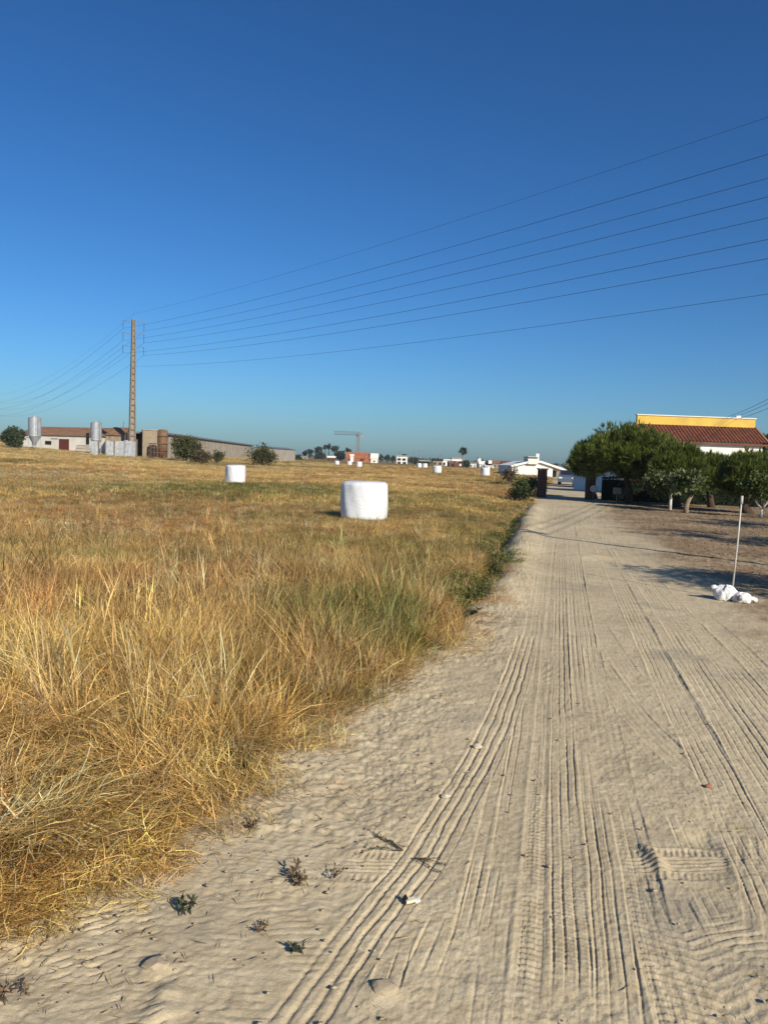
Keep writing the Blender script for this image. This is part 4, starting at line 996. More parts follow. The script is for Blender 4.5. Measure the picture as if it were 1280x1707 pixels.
# the big white shed at the end of the road
def white_shed():
    Y = 128.; t = thing('white_shed', 'wide low white shed with sloping roofline at the road end', 'shed', stand(900, Y))
    P = [at(851, 779, Y), at(878, 772.5, Y), at(900, 771.5, Y), at(947, 787, Y)]
    m = MB(); b0, b1 = stand(851, Y), stand(921, Y); q = at(921, 780, Y)
    m.prism([(b0[0], Y, -.3), (q[0], Y, -.3), tuple(q), tuple(P[2]), tuple(P[1]), tuple(P[0])], (0, 14, 0)); m.build('wall', M_white, t)
    r = MB()
    for a, b_ in zip(P[:-1], P[1:]):
        r.prism([a + (0, -.4, .0), b_ + (0, -.4, .0), b_ + (0, -.4, .35), a + (0, -.4, .35)], (0, 15, 0))
    r.build('roof', M_white, t)
    o = at(947, 787, Y); m = MB(); m.tube([(o[0] - .2, Y, -.2), (o[0] - .2, Y, o[2])], .1, 8); m.build('post', M_steel, t)
    m = MB(); m.box(((q[0] + o[0]) / 2, Y + 9, 1.1), (o[0] - q[0], .2, 2.4)); m.build('back_wall', M_dark, t)
    a, b_ = at(880, 766, Y - .5), at(896, 773, Y - .5)
    m = MB(); m.box(((a[0] + b_[0]) / 2, Y + 1.5, (a[2] + b_[2]) / 2 + .2), (b_[0] - a[0], 4, a[2] - b_[2] + .6)); m.build('upper_room', M_cream, t)
    rr = MB(); z = a[2] + .42; x0, x1 = a[0] - .25, b_[0] + .1; zt = zat(888, 761, Y)
    rr.add([(x0, Y - .9, z), (x1, Y - .9, z), (x1, Y + 4, z), (x0, Y + 4, z), (x0 + .5, Y + 1.5, zt), (x1 - .2, Y + 1.5, zt)], [(0, 1, 5, 4), (1, 2, 5), (2, 3, 4, 5), (3, 0, 4), (0, 3, 2, 1)]); rr.build('upper_roof', M_tile, t)
    ch = MB(); c = at(896, 766, Y); ch.box((c[0], Y + .5, (zt + 1.5) / 2 + .2), (.5, .5, zt + .6 - 1.5)); ch.build('chimney', M_white, t)
white_shed()
def crane():
    Y = 500.; c = stand(595, Y); zt = zat(594, 725, Y); t = thing('tower_crane', 'tower crane with horizontal jib on the skyline', 'crane', c)
    m = MB(); s_ = .75
    for a in (-s_, s_):
        for b_ in (-s_, s_): m.tube([(c[0] + a, Y + b_, 0), (c[0] + a, Y + b_, zt)], .17, 5)
    n = 12
    for k in range(n):
        z0, z1 = zt * k / n, zt * (k + 1) / n; sg = 1 if k % 2 else -1
        for yy in (-s_, s_): m.tube([(c[0] - s_ * sg, Y + yy, z0), (c[0] + s_ * sg, Y + yy, z1)], .12, 4)
        for xx in (-s_, s_): m.tube([(c[0] + xx, Y - s_ * sg, z0), (c[0] + xx, Y + s_ * sg, z1)], .12, 4)
    m.build('mast', M_craneo, t)
    L_, R_ = at(557, 721.5, Y), at(606, 726, Y); h = .95
    j = MB()
    for zz, yy in ((-h, -.6), (-h, .6), (h, 0)): j.tube([(L_[0], Y + yy, L_[2] + zz), (c[0], Y + yy, zt + .9 + zz)], .17, 5)
    for k in range(12):
        u0, u1 = k / 12, (k + .5) / 12; u2 = (k + 1) / 12
        f = lambda u, zz, yy: (L_[0] + (c[0] - L_[0]) * u, Y + yy, L_[2] + (zt + .9 - L_[2]) * u + zz)
        for yy in (-.6, .6): j.tube([f(u0, -h, yy), f(u1, h, 0), f(u2, -h, yy)], .11, 4)
    j.build('jib', M_steel, t)
    k_ = MB()
    for zz in (-.5, .9): k_.tube([(c[0], Y, zt + .9 + zz), (R_[0], Y, R_[2] + zz * .6)], .17, 5)
    k_.build('counter_jib', M_steel, t); m = MB(); m.box((R_[0] - .8, Y, R_[2] - .8), (1.6, 1.6, 2.4)); m.build('counterweight', M_conc, t)
    m = MB(); m.box((c[0] + .2, Y - 1.1, zt + .3), (1.3, 1.2, 1.7)); m.build('cab', M_steel, t)
    m = MB(); m.box((c[0], Y, zt + .1), (2.0, 2.0, .6)); m.build('slewing_ring', M_steel, t)
crane()
def palm():
    Y = 330.; c = stand(770, Y); zt = zat(770, 752, Y); t = thing('palm_tree', 'tall fan palm standing above the far row', 'tree', c)
    m = MB(); m.tube([c, c + (.1, 0, zt * .5), (c[0], Y, zt)], [.42, .32, .28], 8); m.build('trunk', M_barkg, t, True)
    P = []; N = []
    for k in range(75):
        d = rng.normal(0, 1, 3); d /= np.linalg.norm(d); d[2] = d[2] * .9 + .12; P.append(np.array([c[0], Y, zt]) + d * rng.uniform(.2, .9)); N.append(d)
    P, N = np.repeat(np.array(P), 5, 0), np.repeat(np.array(N), 5, 0); V, Fq, bv = leaf_quads(P, N, 1.5, .13, .28); raw_mesh('crown', V, Fq, M_far, t, False, {'bv': ('FLOAT', bv)})
palm()
def ftree(label, px, Y, w_, ytop, ybot, m, flat=False, n=40):
    b = stand(px, Y); R = w_ * Y / F / 2; zt, zb = zat(px, ytop, Y), max(zat(px, ybot, Y), .3); t = thing('far_tree', label, 'tree', b, 'trees of the far row')
    tr = MB(); tr.tube([b - (0, 0, .2), (b[0], Y, (zt + zb) / 2)], [.35, .2], 6); tr.build('trunk', M_bark, t)
    cs = crown_centers((b[0], Y, (zt + zb) / 2), (R * .75, R * .7, (zt - zb) * .36), 14, .3, .9); foliage('crown', cs, [R * rng.uniform(.3, .45) for _ in cs], n, R * .28 + .25, R * .09 + .08, m, t, .9, .8, .3)
for px, Y, w_, y0, y1, fl, lab in ((508, 520, 9, 750, 762, 0, 'far round tree at the left end of the pine group'), (516, 515, 12, 747, 760, 0, 'far pine second from the left of the group'), (529, 530, 16, 743, 758, 1, 'far broad umbrella pine left of the twin pines'), (541, 535, 8, 739, 752, 1, 'left one of the twin tall far pines'), (547, 535, 9, 738.5, 752, 1, 'right one of the twin tall far pines'), (557, 528, 15, 742, 756, 1, 'far umbrella pine right of the twin pines'), (531, 480, 20, 753, 769, 0, 'far dark bushy tree below the umbrella pines'), (566, 450, 22, 750, 769, 0, 'far grey-green tree left of the crane foot'), (581, 520, 14, 746, 757, 1, 'far dark pine just left of the crane mast'), (634, 520, 8, 757, 768, 0, 'far tree right of the cream gable'), (644, 520, 12, 757, 769, 0, 'far tree between cream gable and grey house'), (654, 500, 10, 759, 770, 0, 'far tree touching the grey two-storey house'), (672, 470, 8, 756.5, 762, 1, 'far dark tree top above the grey house'), (689, 450, 18, 762, 773, 0, 'far low tree behind the open shed'), (776, 320, 16, 768, 779, 0, 'far green tree at the foot of the palm'), (801, 345, 7, 765, 774, 0, 'far dark tree right of the white tower'), (814, 305, 14, 767, 779, 0, 'far dark tree around the raised white tank'), (844, 235, 12, 772, 783, 0, 'far shrub-like tree by the white-gabled house'), (492, 300, 22, 761, 768, 0, 'far low tree right of the pale shed')):
    ftree(lab, px, Y, w_, y0, y1, M_far, fl)
for px, Y, w_, y0, y1, lab in ((962, 108, 44, 768, 796, 'dark tree behind the parked van'), (992, 100, 50, 762, 798, 'dark tree behind the red blossom'), (1025, 104, 46, 764, 798, 'dark tree behind the garden wall'), (1277, 92, 40, 722, 760, 'dark tree top peeking past the right end of the house')):
    ftree(lab, px, Y, w_, y0, y1, M_fig, 0, 70)
for px, Y, y0, lab in ((688, 420, 752, 'left thin far mast above the open shed'), (696.5, 420, 750, 'right thin far mast above the open shed'), (664, 410, 753, 'far thin mast on the grey house'), (732.5, 350, 757, 'far thin post above the black-roofed shed')):
    b = stand(px, Y); t = thing('far_mast', lab, 'mast', b, 'masts of the far row'); m = MB(); m.tube([b, (b[0], Y, zat(px, y0, Y))], .09, 5); m.tube([(b[0] - .8, Y, zat(px, y0 + 1.5, Y)), (b[0] + .8, Y, zat(px, y0 + 1.5, Y))], .07, 4); m.build('shaft', M_steel, t)
# long low far tree belt closing the horizon
def belt():
    n = 5200; x = rng.uniform(-700, 900, n); y = 900 + rng.uniform(-30, 60, n); top = 3.2 + 3.0 * fbm(x * .012, x * 0, 55, 4); P = np.stack([x, y, rng.uniform(0, 1, n) ** .7 * top], 1)
    V, Fq, bv = leaf_quads(P, np.tile([0, -.5, .6], (n, 1)), 3.4, 1.3, .8); o = raw_mesh('distant_woodland', V, Fq, M_far, None, False, {'bv': ('FLOAT', bv)}); o['kind'] = 'stuff'; o['label'] = 'low line of distant woodland along the horizon'; o['category'] = 'woodland'
belt()

# ------------------------------------------------------------------ grass
def grass_mat():
    m = bpy.data.materials.new('dry_grass_blade'); t = NT(m); b = t.bsdf; b.inputs['Roughness'].default_value = .55; b.inputs['Specular IOR Level'].default_value = .3
    ti = t.new('ShaderNodeAttribute', attribute_name='tint'); ti.attribute_type = 'INSTANCER'
    bv = t.new('ShaderNodeAttribute', attribute_name='bv')
    k = t.ramp(bv.outputs['Fac'], [(0., (.30, .27, .25)), (.3, (.70, .66, .62)), (.75, (1.1, 1.08, 1.02)), (1., (1.4, 1.4, 1.35))])
    c = t.mix(1., ti.outputs['Color'], k, 'MULTIPLY')
    t.link(c, b.inputs['Base Color'])
    tr = t.new('ShaderNodeBsdfTranslucent'); t.link(c, tr.inputs[0]); mx = t.new('ShaderNodeMixShader'); mx.inputs[0].default_value = .3
    t.link(b.outputs[0], mx.inputs[1]); t.link(tr.outputs[0], mx.inputs[2]); t.link(mx.outputs[0], t.n['Material Output'].inputs[0])
    return m
M_grass = grass_mat()
M_petal = mat('pale_petal', (.72, .70, .60), (.6, .58, .48), 5, .7)
def blades(n, h, wd, r0, lean, droop, seed, flatdir=None, wob=.25, head=False, drift=.42):
    g = np.random.default_rng(seed); V = []; Fq = []; B = []
    segs = 3
    for i in range(n):
        a = g.uniform(0, 2 * math.pi); rr = r0 * math.sqrt(g.uniform(0, 1)); az = a + g.normal(0, .9)
        if flatdir is not None: az = flatdir + g.normal(0, .8)
        L = g.uniform(*h); le = g.uniform(*lean); dr = g.uniform(*droop); x0, y0 = rr * math.cos(a), rr * math.sin(a)
        z0 = 0 if flatdir is None else g.uniform(0, .05)
        dx, dy = math.cos(az), math.sin(az); sxv = np.array([-dy, dx, 0.]) * math.cos(wob) + np.array([0, 0, 1.]) * math.sin(g.normal(0, .8)); sxv /= np.linalg.norm(sxv)
        ang = le; p = np.array([x0, y0, z0]); base = len(V); b = g.uniform(0, 1)
        for k in range(segs + 1):
            u = k / segs; ww = wd * (1 - u ** 2.2) * g.uniform(.8, 1.1) + .0004
            if head and .6 < u < .95: ww = wd * 2.6
            V += [p - sxv * ww / 2, p + sxv * ww / 2]; B += [b, b]
            st = L / segs; p = p + np.array([dx * math.sin(ang), dy * math.sin(ang), math.cos(ang)]) * st; ang = min(ang + dr / segs, 2.5); az += g.normal(0, drift); dx, dy = math.cos(az), math.sin(az)
            if p[2] < .01: p[2] = .01
        Fq += [(base + 2 * k, base + 2 * k + 1, base + 2 * k + 3, base + 2 * k + 2) for k in range(segs)]
    return np.array(V), np.array(Fq), np.array(B)
GC = bpy.data.collections.new('grass_shapes')
def proto(i, data, extra=None):
    o = raw_mesh('grass_shape_%02d' % i, data[0], data[1], M_grass, None, False, {'bv': ('FLOAT', data[2])})
    if extra:
        me = o.data; me.materials.append(M_petal)
        ids = np.zeros(len(me.polygons), np.int32); ids[-extra:] = 1; me.polygons.foreach_set('material_index', ids)
    col.objects.unlink(o); GC.objects.link(o)
for i in range(3): proto(i, blades(34, (.24, .56), .0046, .08, (.03, .60), (.3, 1.5), i, drift=.12))                    # 0-2 tall clump
for i in range(3): proto(3 + i, blades(46, (.08, .26), .0046, .15, (.15, 1.45), (-.5, 1.8), 10 + i))             # 3-5 tangled medium
for i in range(3): proto(6 + i, blades(44, (.08, .34), .0048, .17, (.8, 1.55), (-.6, .9), 20 + i, .0, drift=.35))        # 6-8 laid straw
for i in range(2): proto(9 + i, blades(36, (.04, .15), .0036, .11, (.3, 1.3), (.2, 1.2), 30 + i))              # 9-10 short
for i in range(3): proto(11 + i, blades(44, (.08, .25), .014, .34, (.1, 1.25), (.0, 1.4), 40 + i))              # 11-13 far clump
for i in range(2): proto(14 + i, blades(10, (.32, .62), .0036, .10, (.0, .5), (.1, .6), 50 + i, None, .25, True, drift=.08))  # 14-15 seed stalks
def flower_proto(seed):
    V, Fq, B = blades(26, (.12, .3), .004, .14, (.05, .7), (.1, .8), seed); g = np.random.default_rng(seed); fv = []; n0 = len(V)
    for k in range(24):
        a = g.uniform(0, 6.28); r = .2 * math.sqrt(g.uniform(0, 1)); c = np.array([r * math.cos(a), r * math.sin(a), g.uniform(.16, .30)]); s = g.uniform(.004, .008)
        u = g.normal(0, 1, 3); u /= np.linalg.norm(u); v = np.cross(u, g.normal(0, 1, 3)); v /= np.linalg.norm(v); fv += [c - u * s, c - v * s, c + u * s, c + v * s]
    V = np.vstack([V, fv]); Fq = np.vstack([Fq, np.arange(n0, len(V)).reshape(-1, 4)]); return V, Fq, np.concatenate([B, np.ones(96)])
proto(16, flower_proto(60), 24)
def weed_proto(seed):
    g = np.random.default_rng(seed); n = 90; P = g.normal(0, 1, (n, 3)) * (.11, .11, .07); P[:, 2] = np.abs(P[:, 2]) + .03; V, Fq, B = leaf_quads(P, np.tile([0, 0, .5], (n, 1)), .055, .011, .9); return V, Fq, B
proto(17, weed_proto(70)); proto(18, weed_proto(71))
def scatter(name, label, P, rot, scl, pid, tint):
    o = raw_mesh(name, P, np.zeros((0, 3), np.int32), None, None, False, {'rot': ('FLOAT_VECTOR', rot), 'scl': ('FLOAT_VECTOR', scl), 'tint': ('FLOAT_COLOR', np.concatenate([tint, np.ones((len(P), 1))], 1))})
    a = o.data.attributes.new('pid', 'INT', 'POINT'); a.data.foreach_set('value', np.asarray(pid, np.int32))
    ng = bpy.data.node_groups.new(name, 'GeometryNodeTree'); ng.interface.new_socket('Geometry', in_out='INPUT', socket_type='NodeSocketGeometry'); ng.interface.new_socket('Geometry', in_out='OUTPUT', socket_type='NodeSocketGeometry')
    N = ng.nodes; gi, go = N.new('NodeGroupInput'), N.new('NodeGroupOutput'); ip = N.new('GeometryNodeInstanceOnPoints'); ci = N.new('GeometryNodeCollectionInfo')
    ci.inputs['Collection'].default_value = GC; ci.inputs['Separate Children'].default_value = True; ci.inputs['Reset Children'].default_value = True
    ip.inputs['Pick Instance'].default_value = True
    def na(nm, ty):
        q = N.new('GeometryNodeInputNamedAttribute'); q.data_type = ty; q.inputs[0].default_value = nm; return [s for s in q.outputs if s.enabled][0]
    l = ng.links.new; l(gi.outputs[0], ip.inputs['Points']); l(ci.outputs[0], ip.inputs['Instance']); l(na('pid', 'INT'), ip.inputs['Instance Index'])
    l(na('rot', 'FLOAT_VECTOR'), ip.inputs['Rotation']); l(na('scl', 'FLOAT_VECTOR'), ip.inputs['Scale']); l(ip.outputs[0], go.inputs[0])
    md = o.modifiers.new('scatter', 'NODES'); md.node_group = ng
    tag(o, label, 'grass', None, 'stuff'); return o

GOLD, TAN, RUST, GREEN, PALE, OLIVE = (np.array(c) for c in ((.74, .495, .175), (.57, .36, .138), (.40, .215, .088), (.15, .185, .05), (.74, .60, .33), (.33, .29, .10)))
def spots(x, y, L):
    v = np.zeros_like(x)
    for px, py, rx, ry, a in L:
        c = G(px, py, .25); v = np.maximum(v, a * np.exp(-(((x - c[0]) / rx) ** 2 + ((y - c[1]) / ry) ** 2)))
    return v
GREENS = [(700, 960, .5, .8, .7), (480, 1010, .6, .5, .6), (730, 905, .8, 2, .7), (560, 900, 2, 1.6, .6), (150, 815, 6, 4, .7), (520, 860, 2, 2, .6), (80, 900, 1.2, .8, .6), (400, 1080, .3, .3, .6), (620, 1110, .3, .3, .8), (450, 1230, .15, .12, .7), (560, 1010, .9, 1.3, 1.), (640, 1040, .5, .7, .9), (120, 925, 1.5, .9, .9), (395, 812, 7, 10, 1.2), (300, 808, 5, 8, 1.1), (510, 815, 4.5, 9, 1.1), (640, 835, 3, 6, .8), (760, 830, 3, 8, .8), (680, 905, 1.2, 3., .7), (800, 880, 1.2, 5, .9), (760, 850, 3, 4, .6), (835, 900, .5, 2.5, 1.), (860, 845, 1.5, 6, 1.), (250, 1000, .5, .5, .5), (660, 1030, .4, .6, .8), (480, 905, 1.5, 1.5, .5), (640, 850, 3, 5, .5)]
FLOWERS = [(200, 892, .8, .7, 1.), (130, 880, .8, .5, .6), (60, 790, 7, 6, 1.), (30, 800, 5, 6, .8), (440, 870, 2.5, 1.2, .5)]
TALLS = [(250, 1085, .35, .5, 1.), (290, 1130, .4, .5, .9), (390, 1110, .5, .5, .8), (330, 1190, .5, .45, .9), (600, 1060, .5, .6, .8), (700, 1010, .5, .8, .9), (640, 960, .8, .8, .6), (440, 1200, .4, .4, .7), (120, 1090, .5, .5, .5), (560, 1110, .35, .4, .7)]
DARK = [(190, 1075, .4, .35, 1.)]
def make_grass(name, label, bands, seed):
    g = np.random.default_rng(seed); out = []
    for y0, y1, dens in bands:
        n = int(dens * (y1 - y0) * (.66 * (y0 + y1) / 2 + 1.0 + .30 * (y0 + y1) / 2))
        u = g.uniform(0, 1, n); y = np.sqrt(y0 ** 2 + u * (y1 ** 2 - y0 ** 2)); x = g.uniform(-.66, .30, n) * y + g.uniform(-1.0, .4, n)
        e = edge_left(x, y); k = e < .22; x, y, e = x[k], y[k], e[k]
        keep = g.uniform(0, 1, len(x)) < np.where(e > -.12, np.clip((.22 - e) * 1.9, 0, 1), 1.); x, y, e = x[keep], y[keep], e[keep]
        keep = g.uniform(0, 1, len(x)) > .93 * spots(x, y, DARK); x, y, e = x[keep], y[keep], e[keep]
        n = len(x); z = base_height(x, y) - .012
        g1, g2, g3 = fbm(x * .35, y * .35, 301, 4), fbm(x * .09 + 5, y * .045, 302, 4), fbm(x * 1.4, y * 1.4, 303, 3)
        green = np.clip(spots(x, y, GREENS) * (.75 + .9 * (g3 - .3)) + sstep(.56, .70, g2) * .55 * sstep(14, 30, y) + sstep(.62, .75, g1) * .35, 0, 1)
        green = np.where(g.uniform(0, 1, n) < .25, green * .25, green)
        c = GOLD * (1 - sstep(.42, .62, g1))[:, None] + TAN * sstep(.42, .62, g1)[:, None]
        rust = (sstep(.46, .64, fbm(x * .3 + 9, y * .22, 304, 4)) * np.where(g.uniform(0, 1, n) < .75, .9, .2))[:, None]; c = c * (1 - rust) + RUST * rust
        br = (sstep(6.5, 9, y) * sstep(26, 15, y) * np.where(g.uniform(0, 1, n) < .5, .75, .15))[:, None]; c = c * (1 - br) + (TAN * .55 + RUST * .45) * br
        pale = (g.uniform(0, 1, n) < .16)[:, None]; c = np.where(pale, PALE, c)
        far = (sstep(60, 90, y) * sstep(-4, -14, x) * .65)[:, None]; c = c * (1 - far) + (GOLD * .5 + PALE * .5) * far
        c = c * (1 - green[:, None]) + np.where((y > 20)[:, None], GREEN * .85, GREEN * .6 + OLIVE * .55) * green[:, None]
        c = c * g.uniform(.55, 1.4, (n, 1)) * (.88 + .3 * sstep(.4, .6, fbm(x * 2.6, y * 2.6, 330, 3)))[:, None] * np.array([1, 1, 1]) * (1 + g.normal(0, .05, (n, 3)))
        edge = sstep(-.75, .1, e)                     # short and laid towards the sand
        tall = spots(x, y, TALLS)
        r = g.uniform(0, 1, n)
        near = y < 4.6 + g.normal(0, .25, n)
        pid = g.integers(3, 6, n)
        pid = np.where((y > 26) & (r < .8) | (y > 40), g.integers(11, 14, n), pid)
        pid = np.where((y < 60) & (r > .975), g.integers(14, 16, n), pid)
        pid = np.where((y < 26) & (r < .40), g.integers(6, 9, n), pid)
        pid = np.where((g.uniform(0, 1, n) < tall * .75) & (y < 14), np.where(r < .88, g.integers(0, 3, n), g.integers(14, 16, n)), pid)
        pid = np.where((y >= 4.4) & (y < 8) & (r > .55) & (r < .60), g.integers(0, 3, n), pid)
        pid = np.where(near, np.where(r < .68, g.integers(6, 9, n), np.where(r < .86, g.integers(9, 11, n), g.integers(3, 6, n))), pid)
        lie = g.uniform(0, 1, n) < edge * .9
        pid = np.where(lie & (y < 14), np.where(r < .55, g.integers(9, 11, n), np.where(r < .86, g.integers(6, 9, n), pid)), pid)
        fl = g.uniform(0, 1, n) < spots(x, y, FLOWERS) * .2; pid = np.where(fl, 16, pid)
        ditch = (e > -.55) & (e < -.05) & (y > 9) & (y < 40) & (g.uniform(0, 1, n) < .4); pid = np.where(ditch, g.integers(17, 19, n), pid)
        c = np.where(ditch[:, None], GREEN * g.uniform(.6, 1.1, (n, 1)), c); c = np.where(fl[:, None], OLIVE, c)
        s = g.uniform(.75, 1.25, n) * (.78 + .5 * fbm(x * .5, y * .5, 310, 3)) * (1 - .35 * edge)
        s = s * (1 - .34 * sstep(6.5, 22, y)); s = s * np.where(y > 40, 1 + .35 * sstep(40, 160, y), 1) * np.where(fl & (y > 30), 1.4, 1.) * np.where(ditch, 1.15, 1)
        s = np.where((pid >= 6) & (pid < 9) & near, s * 1.05, s)
        laydir = -.5 + (fbm(x * 1.5, y * 1.5, 320, 3) - .5) * 9
        rz = np.where((pid >= 6) & (pid < 9), laydir + g.normal(0, .45, n), g.uniform(0, 6.28, n))
        tl = .16; rot = np.stack([g.normal(0, tl, n), g.normal(0, tl, n) + .07, rz], 1)
        rot[(pid >= 6) & (pid < 9), :2] *= .3
        z = z + np.where((pid >= 6) & (pid < 9) & near, g.uniform(0, .10, n) * sstep(.0, -.6, e), 0)
        wide = np.where(y > 40, 1 + .8 * sstep(40, 160, y), 1)
        scl = np.stack([s * wide, s * wide, s * np.where(y > 90, .85, 1.)], 1)
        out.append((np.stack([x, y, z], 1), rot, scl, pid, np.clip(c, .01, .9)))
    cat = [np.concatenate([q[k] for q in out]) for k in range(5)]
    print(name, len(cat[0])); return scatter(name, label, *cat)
make_grass('dry_grass', 'dry golden and green grass covering the whole field', [(1.7, 4.8, 270), (4.8, 7, 165), (7, 12, 100), (12, 22, 50), (22, 45, 22), (45, 90, 11), (90, 240, 2.8)], 5)

# straw bits, dead leaves and clods lying on the sand and in the yard
def litter():
    g = np.random.default_rng(91); n = 26000; y = 1.9 + 12 * g.uniform(0, 1, n) ** 1.6; x = g.uniform(-.8, .65, n) * y
    e = edge_left(x, y); p = np.where(e > 0, .9 * np.exp(-e / .32) + .010, 0); k = (g.uniform(0, 1, n) < p); x, y = x[k], y[k]; m = len(x)
    P = np.stack([x, y, base_height(x, y) + .012], 1); a = g.uniform(0, 6.28, m)
    N = np.stack([np.cos(a), np.sin(a), g.normal(0, .12, m)], 1); V, Fq, bv = leaf_quads(P, N, .055, .0022, .05)
    o = raw_mesh('straw_litter', V, Fq, M_straw, None, False, {'bv': ('FLOAT', bv)}); tag(o, 'loose straw bits strewn along the sandy verge', 'straw', None, 'stuff')
    n = 9000; y = 1.9 + 11 * g.uniform(0, 1, n) ** 1.5; x = g.uniform(-.8, .6, n) * y; e = edge_left(x, y); k = (e > 0) & (g.uniform(0, 1, n) < .45 * np.exp(-e / .5) * sstep(.48, .64, fbm(x * 2.2, y * 2.2, 500, 3)) * 2 * sstep(2.4, 3.6, y) + .002); x, y = x[k], y[k]; m = len(x)
    V, Fq, bv = leaf_quads(np.stack([x, y, base_height(x, y) + .012], 1), np.stack([g.normal(0, 1, m), g.normal(0, 1, m), np.full(m, .3)], 1), .026, .0035, .4); o = raw_mesh('dead_plant_bits', V, Fq, M_dead, None, False, {'bv': ('FLOAT', bv)}); tag(o, 'dark dead plant bits scattered on the sandy verge', 'debris', None, 'stuff')
    n = 7000; y = 8 + 36 * g.uniform(0, 1, n); x = g.uniform(.1, .62, n) * y; e = edge_right(x, y); k = (e > .1) & (g.uniform(0, 1, n) < sstep(-.2, 2.5, e)); x, y = x[k], y[k]; m = len(x)
    P = np.stack([x, y, np.full(m, .015)], 1); V, Fq, bv = leaf_quads(P, np.stack([g.normal(0, 1, m), g.normal(0, 1, m), np.full(m, .15)], 1), .06, .014, .25)
    o = raw_mesh('leaf_litter', V, Fq, M_litter, None, False, {'bv': ('FLOAT', bv)}); tag(o, 'dead leaves and stubble scattered over the yard', 'litter', None, 'stuff')
    # clods
    n = 6000; y = 2. + 9 * g.uniform(0, 1, n) ** 1.5; x = g.uniform(-.75, .6, n) * y; e = edge_left(x, y); k = (e > .02) & (g.uniform(0, 1, n) < .18 + .8 * np.exp(-e / .5)); x, y = x[k], y[k]; m = len(x)
    ico = np.array([(0, 0, 1), (.9, 0, .4), (.28, .85, .4), (-.72, .53, .45), (-.72, -.53, .4), (.28, -.85, .42), (0, 0, -.6)]); fi = np.array([(0, 1, 2), (0, 2, 3), (0, 3, 4), (0, 4, 5), (0, 5, 1), (6, 2, 1), (6, 3, 2), (6, 4, 3), (6, 5, 4), (6, 1, 5)])
    s = .002 + .011 * g.uniform(0, 1, m) ** 4; V = (ico[None] * (1 + g.normal(0, .18, (m, 7, 3)))) * s[:, None, None] * np.array([1.2, 1, .7]) + np.stack([x, y, base_height(x, y) + .004], 1)[:, None]
    Fq = (fi[None] + (np.arange(m) * 7)[:, None, None]).reshape(-1, 3); o = raw_mesh('sand_clods', V.reshape(-1, 3), Fq, M_clod); tag(o, 'small clods and pebbles lying on the sandy road', 'clods', None, 'stuff')
M_weed = leaf_mat('grey_green_weed', (.11, .125, .07), (.035, .042, .022), 9, .2)
M_dead = leaf_mat('dead_weed', (.21, .145, .09), (.085, .058, .036), 9, .1)
M_straw = leaf_mat('straw_bit', (.42, .30, .13), (.14, .09, .05), 3, .1)
M_litter = leaf_mat('dead_leaf', (.26, .17, .085), (.10, .06, .03), 1, .1)
M_clod = mat('sand_clod', (.42, .34, .23), (.28, .22, .15), 20, .95)
litter()

# single plants and odd pieces on the sand
def sprig(name, label, px, py, stems, ln, m, lean, leaf=.03, nl=14, spread=.8, cat='weed'):
    c = foot(px, py); t = thing(name, label, cat, c); g = np.random.default_rng(px * 7 + py); st = MB(); P, N = [], []
    for k in range(stems):
        a = g.uniform(0, 6.28); d = np.array([math.cos(a) * spread + lean[0], math.sin(a) * spread + lean[1], lean[2]]) ; d /= np.linalg.norm(d); L = ln * g.uniform(.6, 1.1)
        pts = [c + d * L * u + np.array([g.normal(0, .06), g.normal(0, .06), -.25 * u * u]) * L * u for u in np.linspace(0, 1, 5)]; pts = [np.array([q[0], q[1], max(q[2], c[2] + .006)]) for q in pts]
        st.tube(pts, list(np.linspace(.0022, .001, 5)), 5)
        for _ in range(nl): u = g.uniform(.2, 1) * 4; i = min(int(u), 3); q = pts[i] + (pts[i + 1] - pts[i]) * (u - i); P.append(q); N.append(d * .5 + g.normal(0, .6, 3))
    st.build('stem', M_dead, t); V, Fq, bv = leaf_quads(np.array(P), np.array(N), leaf, leaf * .24, .5); raw_mesh('leaves', V, Fq, m, t, False, {'bv': ('FLOAT', bv)})
sprig('green_weed', 'grey-green leafy weed at the edge of the golden straw', 238, 1392, 7, .09, M_weed, (0, 0, .9), .034, 14)
sprig('dry_weed', 'upright dark sprig with two stems on the bare sand', 302, 1528, 2, .11, M_weed, (-.1, 0, 1.2), .03, 22, .7)
sprig('dry_weed', 'bushy brown dead weed left of the wheel tracks', 486, 1466, 7, .09, M_dead, (.2, -.5, .7), .03, 12)
sprig('dry_weed', 'bare curled twig right of the bushy dead weed', 556, 1466, 4, .13, M_dead, (0, .2, .9), .018, 5)
sprig('green_weed', 'tiny dark green weed near the bottom of the sand', 497, 1584, 5, .04, M_weed, (0, 0, .8), .024, 8)
sprig('trailing_weed', 'long trailing weed lying across the left wheel track', 672, 1420, 4, .24, M_weed, (-.8, .15, .12), .016, 20, .5)
sprig('trailing_weed', 'second trailing weed lying right of the first', 690, 1432, 3, .15, M_weed, (.9, -.5, .12), .016, 14, .5)
sprig('dry_weed', 'small grey dead tuft on the smooth sand at left', 438, 1552, 9, .05, M_dead, (0, 0, .8), .014, 6)
sprig('green_weed', 'flowering weed at the grass edge beside the road', 772, 1030, 12, .22, M_weed, (0, 0, .8), .05, 20)
sprig('dry_weed', 'dark dead weed at the lower left corner', 6, 1650, 7, .12, M_dead, (.5, -.2, .6), .025, 10)
sprig('dry_weed', 'low reddish dead weed beside the wheel-cut sand at left', 420, 1378, 10, .07, M_dead, (0, 0, .6), .02, 8)
sprig('green_weed', 'low green weed at the foot of the tall grass', 408, 1282, 8, .12, M_weed, (0, 0, .7), .045, 14)
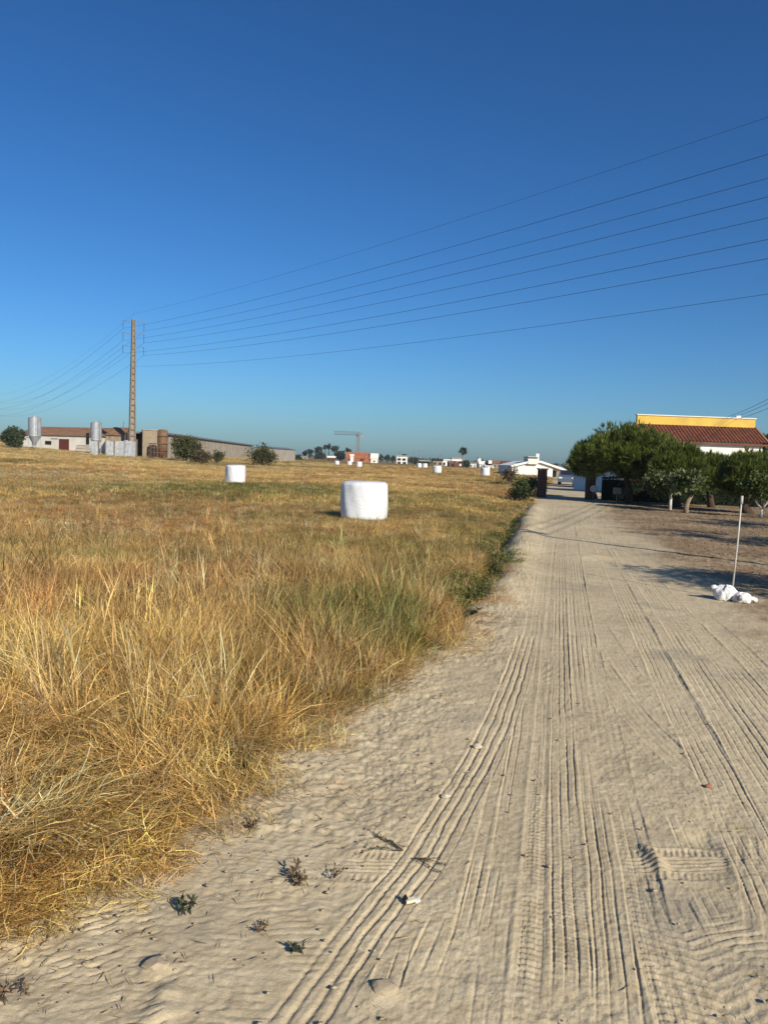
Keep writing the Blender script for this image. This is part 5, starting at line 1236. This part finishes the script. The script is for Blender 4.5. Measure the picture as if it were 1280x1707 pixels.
def stone(name, label, px, py, R, m, seed, cat='stone'):
    c = foot(px, py); g = np.random.default_rng(seed); bm = bmesh.new(); bmesh.ops.create_icosphere(bm, subdivisions=2, radius=1)
    for v in bm.verts: v.co = Vector((v.co.x * R[0], v.co.y * R[1], v.co.z * R[2])) * (1 + g.normal(0, .1))
    me = bpy.data.meshes.new(name); bm.to_mesh(me); bm.free(); me.materials.append(m); o = bpy.data.objects.new(name, me); col.objects.link(o); o.location = Vector(c) + Vector((0, 0, R[2] * .5)); tag(o, label, cat); return o
M_stone = mat('pale_stone', (.55, .50, .38), (.36, .31, .22), 30, .9, .4, 80, .004)
stone('pale_stone', 'pale stone at the left edge of the main wheel track', 795, 1246, (.03, .022, .016), M_stone, 1)
stone('pale_stone', 'pale stone on the diagonal wheel track', 743, 1329, (.024, .018, .014), M_stone, 2)
stone('sand_lump', 'flat sand lump left of centre near the bottom edge', 262, 1612, (.045, .035, .02), M_clod, 3, 'lump')
stone('sand_lump', 'brown crumbled lump below the short rib marks', 640, 1652, (.05, .035, .02), M_clod, 5, 'lump')
stone('brick_chip', 'small reddish brick chip between the right wheel tracks', 1180, 1312, (.02, .016, .012), mat('brick_chip', (.36, .16, .10), (.25, .11, .07), 20, .9), 6, 'chip')
c = foot(684, 1506); t = thing('litter_scrap', 'torn cream packet with dark corner lying on the sand', 'litter', c)
m = MB(); m.obb(c + (0, 0, .014), (.020, .006, .002), (-.004, .012, .001), (.0, .001, .005)); m.build('packet', mat('cream_card', (.72, .66, .48), (.55, .5, .36), 30, .7), t, bevel=.003)
m = MB(); m.obb(c + (-.021, .005, .014), (.007, .004, .004), (-.004, .012, .002), (0, 0, .008)); m.build('dark_corner', M_dark, t, bevel=.002)
m = MB(); m.obb(c + (.028, .006, .010), (.009, .006, .002), (-.003, .008, .001), (0, 0, .004)); m.build('flap', M_signw, t, bevel=.001)
print('scene ready')

# ------------------------------------------------------------------ air
hz = MB(); hz.box((0, 650, 24.5), (3000, 1500, 53)); m = bpy.data.materials.new('thin_air'); m.use_nodes = True; nt = m.node_tree; nt.nodes.remove(nt.nodes['Principled BSDF'])
pv = nt.nodes.new('ShaderNodeVolumePrincipled'); pv.inputs['Color'].default_value = (.80, .88, 1.0, 1); pv.inputs['Density'].default_value = .0002; pv.inputs['Anisotropy'].default_value = .3
nt.links.new(pv.outputs[0], nt.nodes['Material Output'].inputs['Volume']); ho = hz.build('haze', m); ho['kind'] = 'stuff'; ho['label'] = 'thin pale haze over the whole plain'; ho['category'] = 'haze'
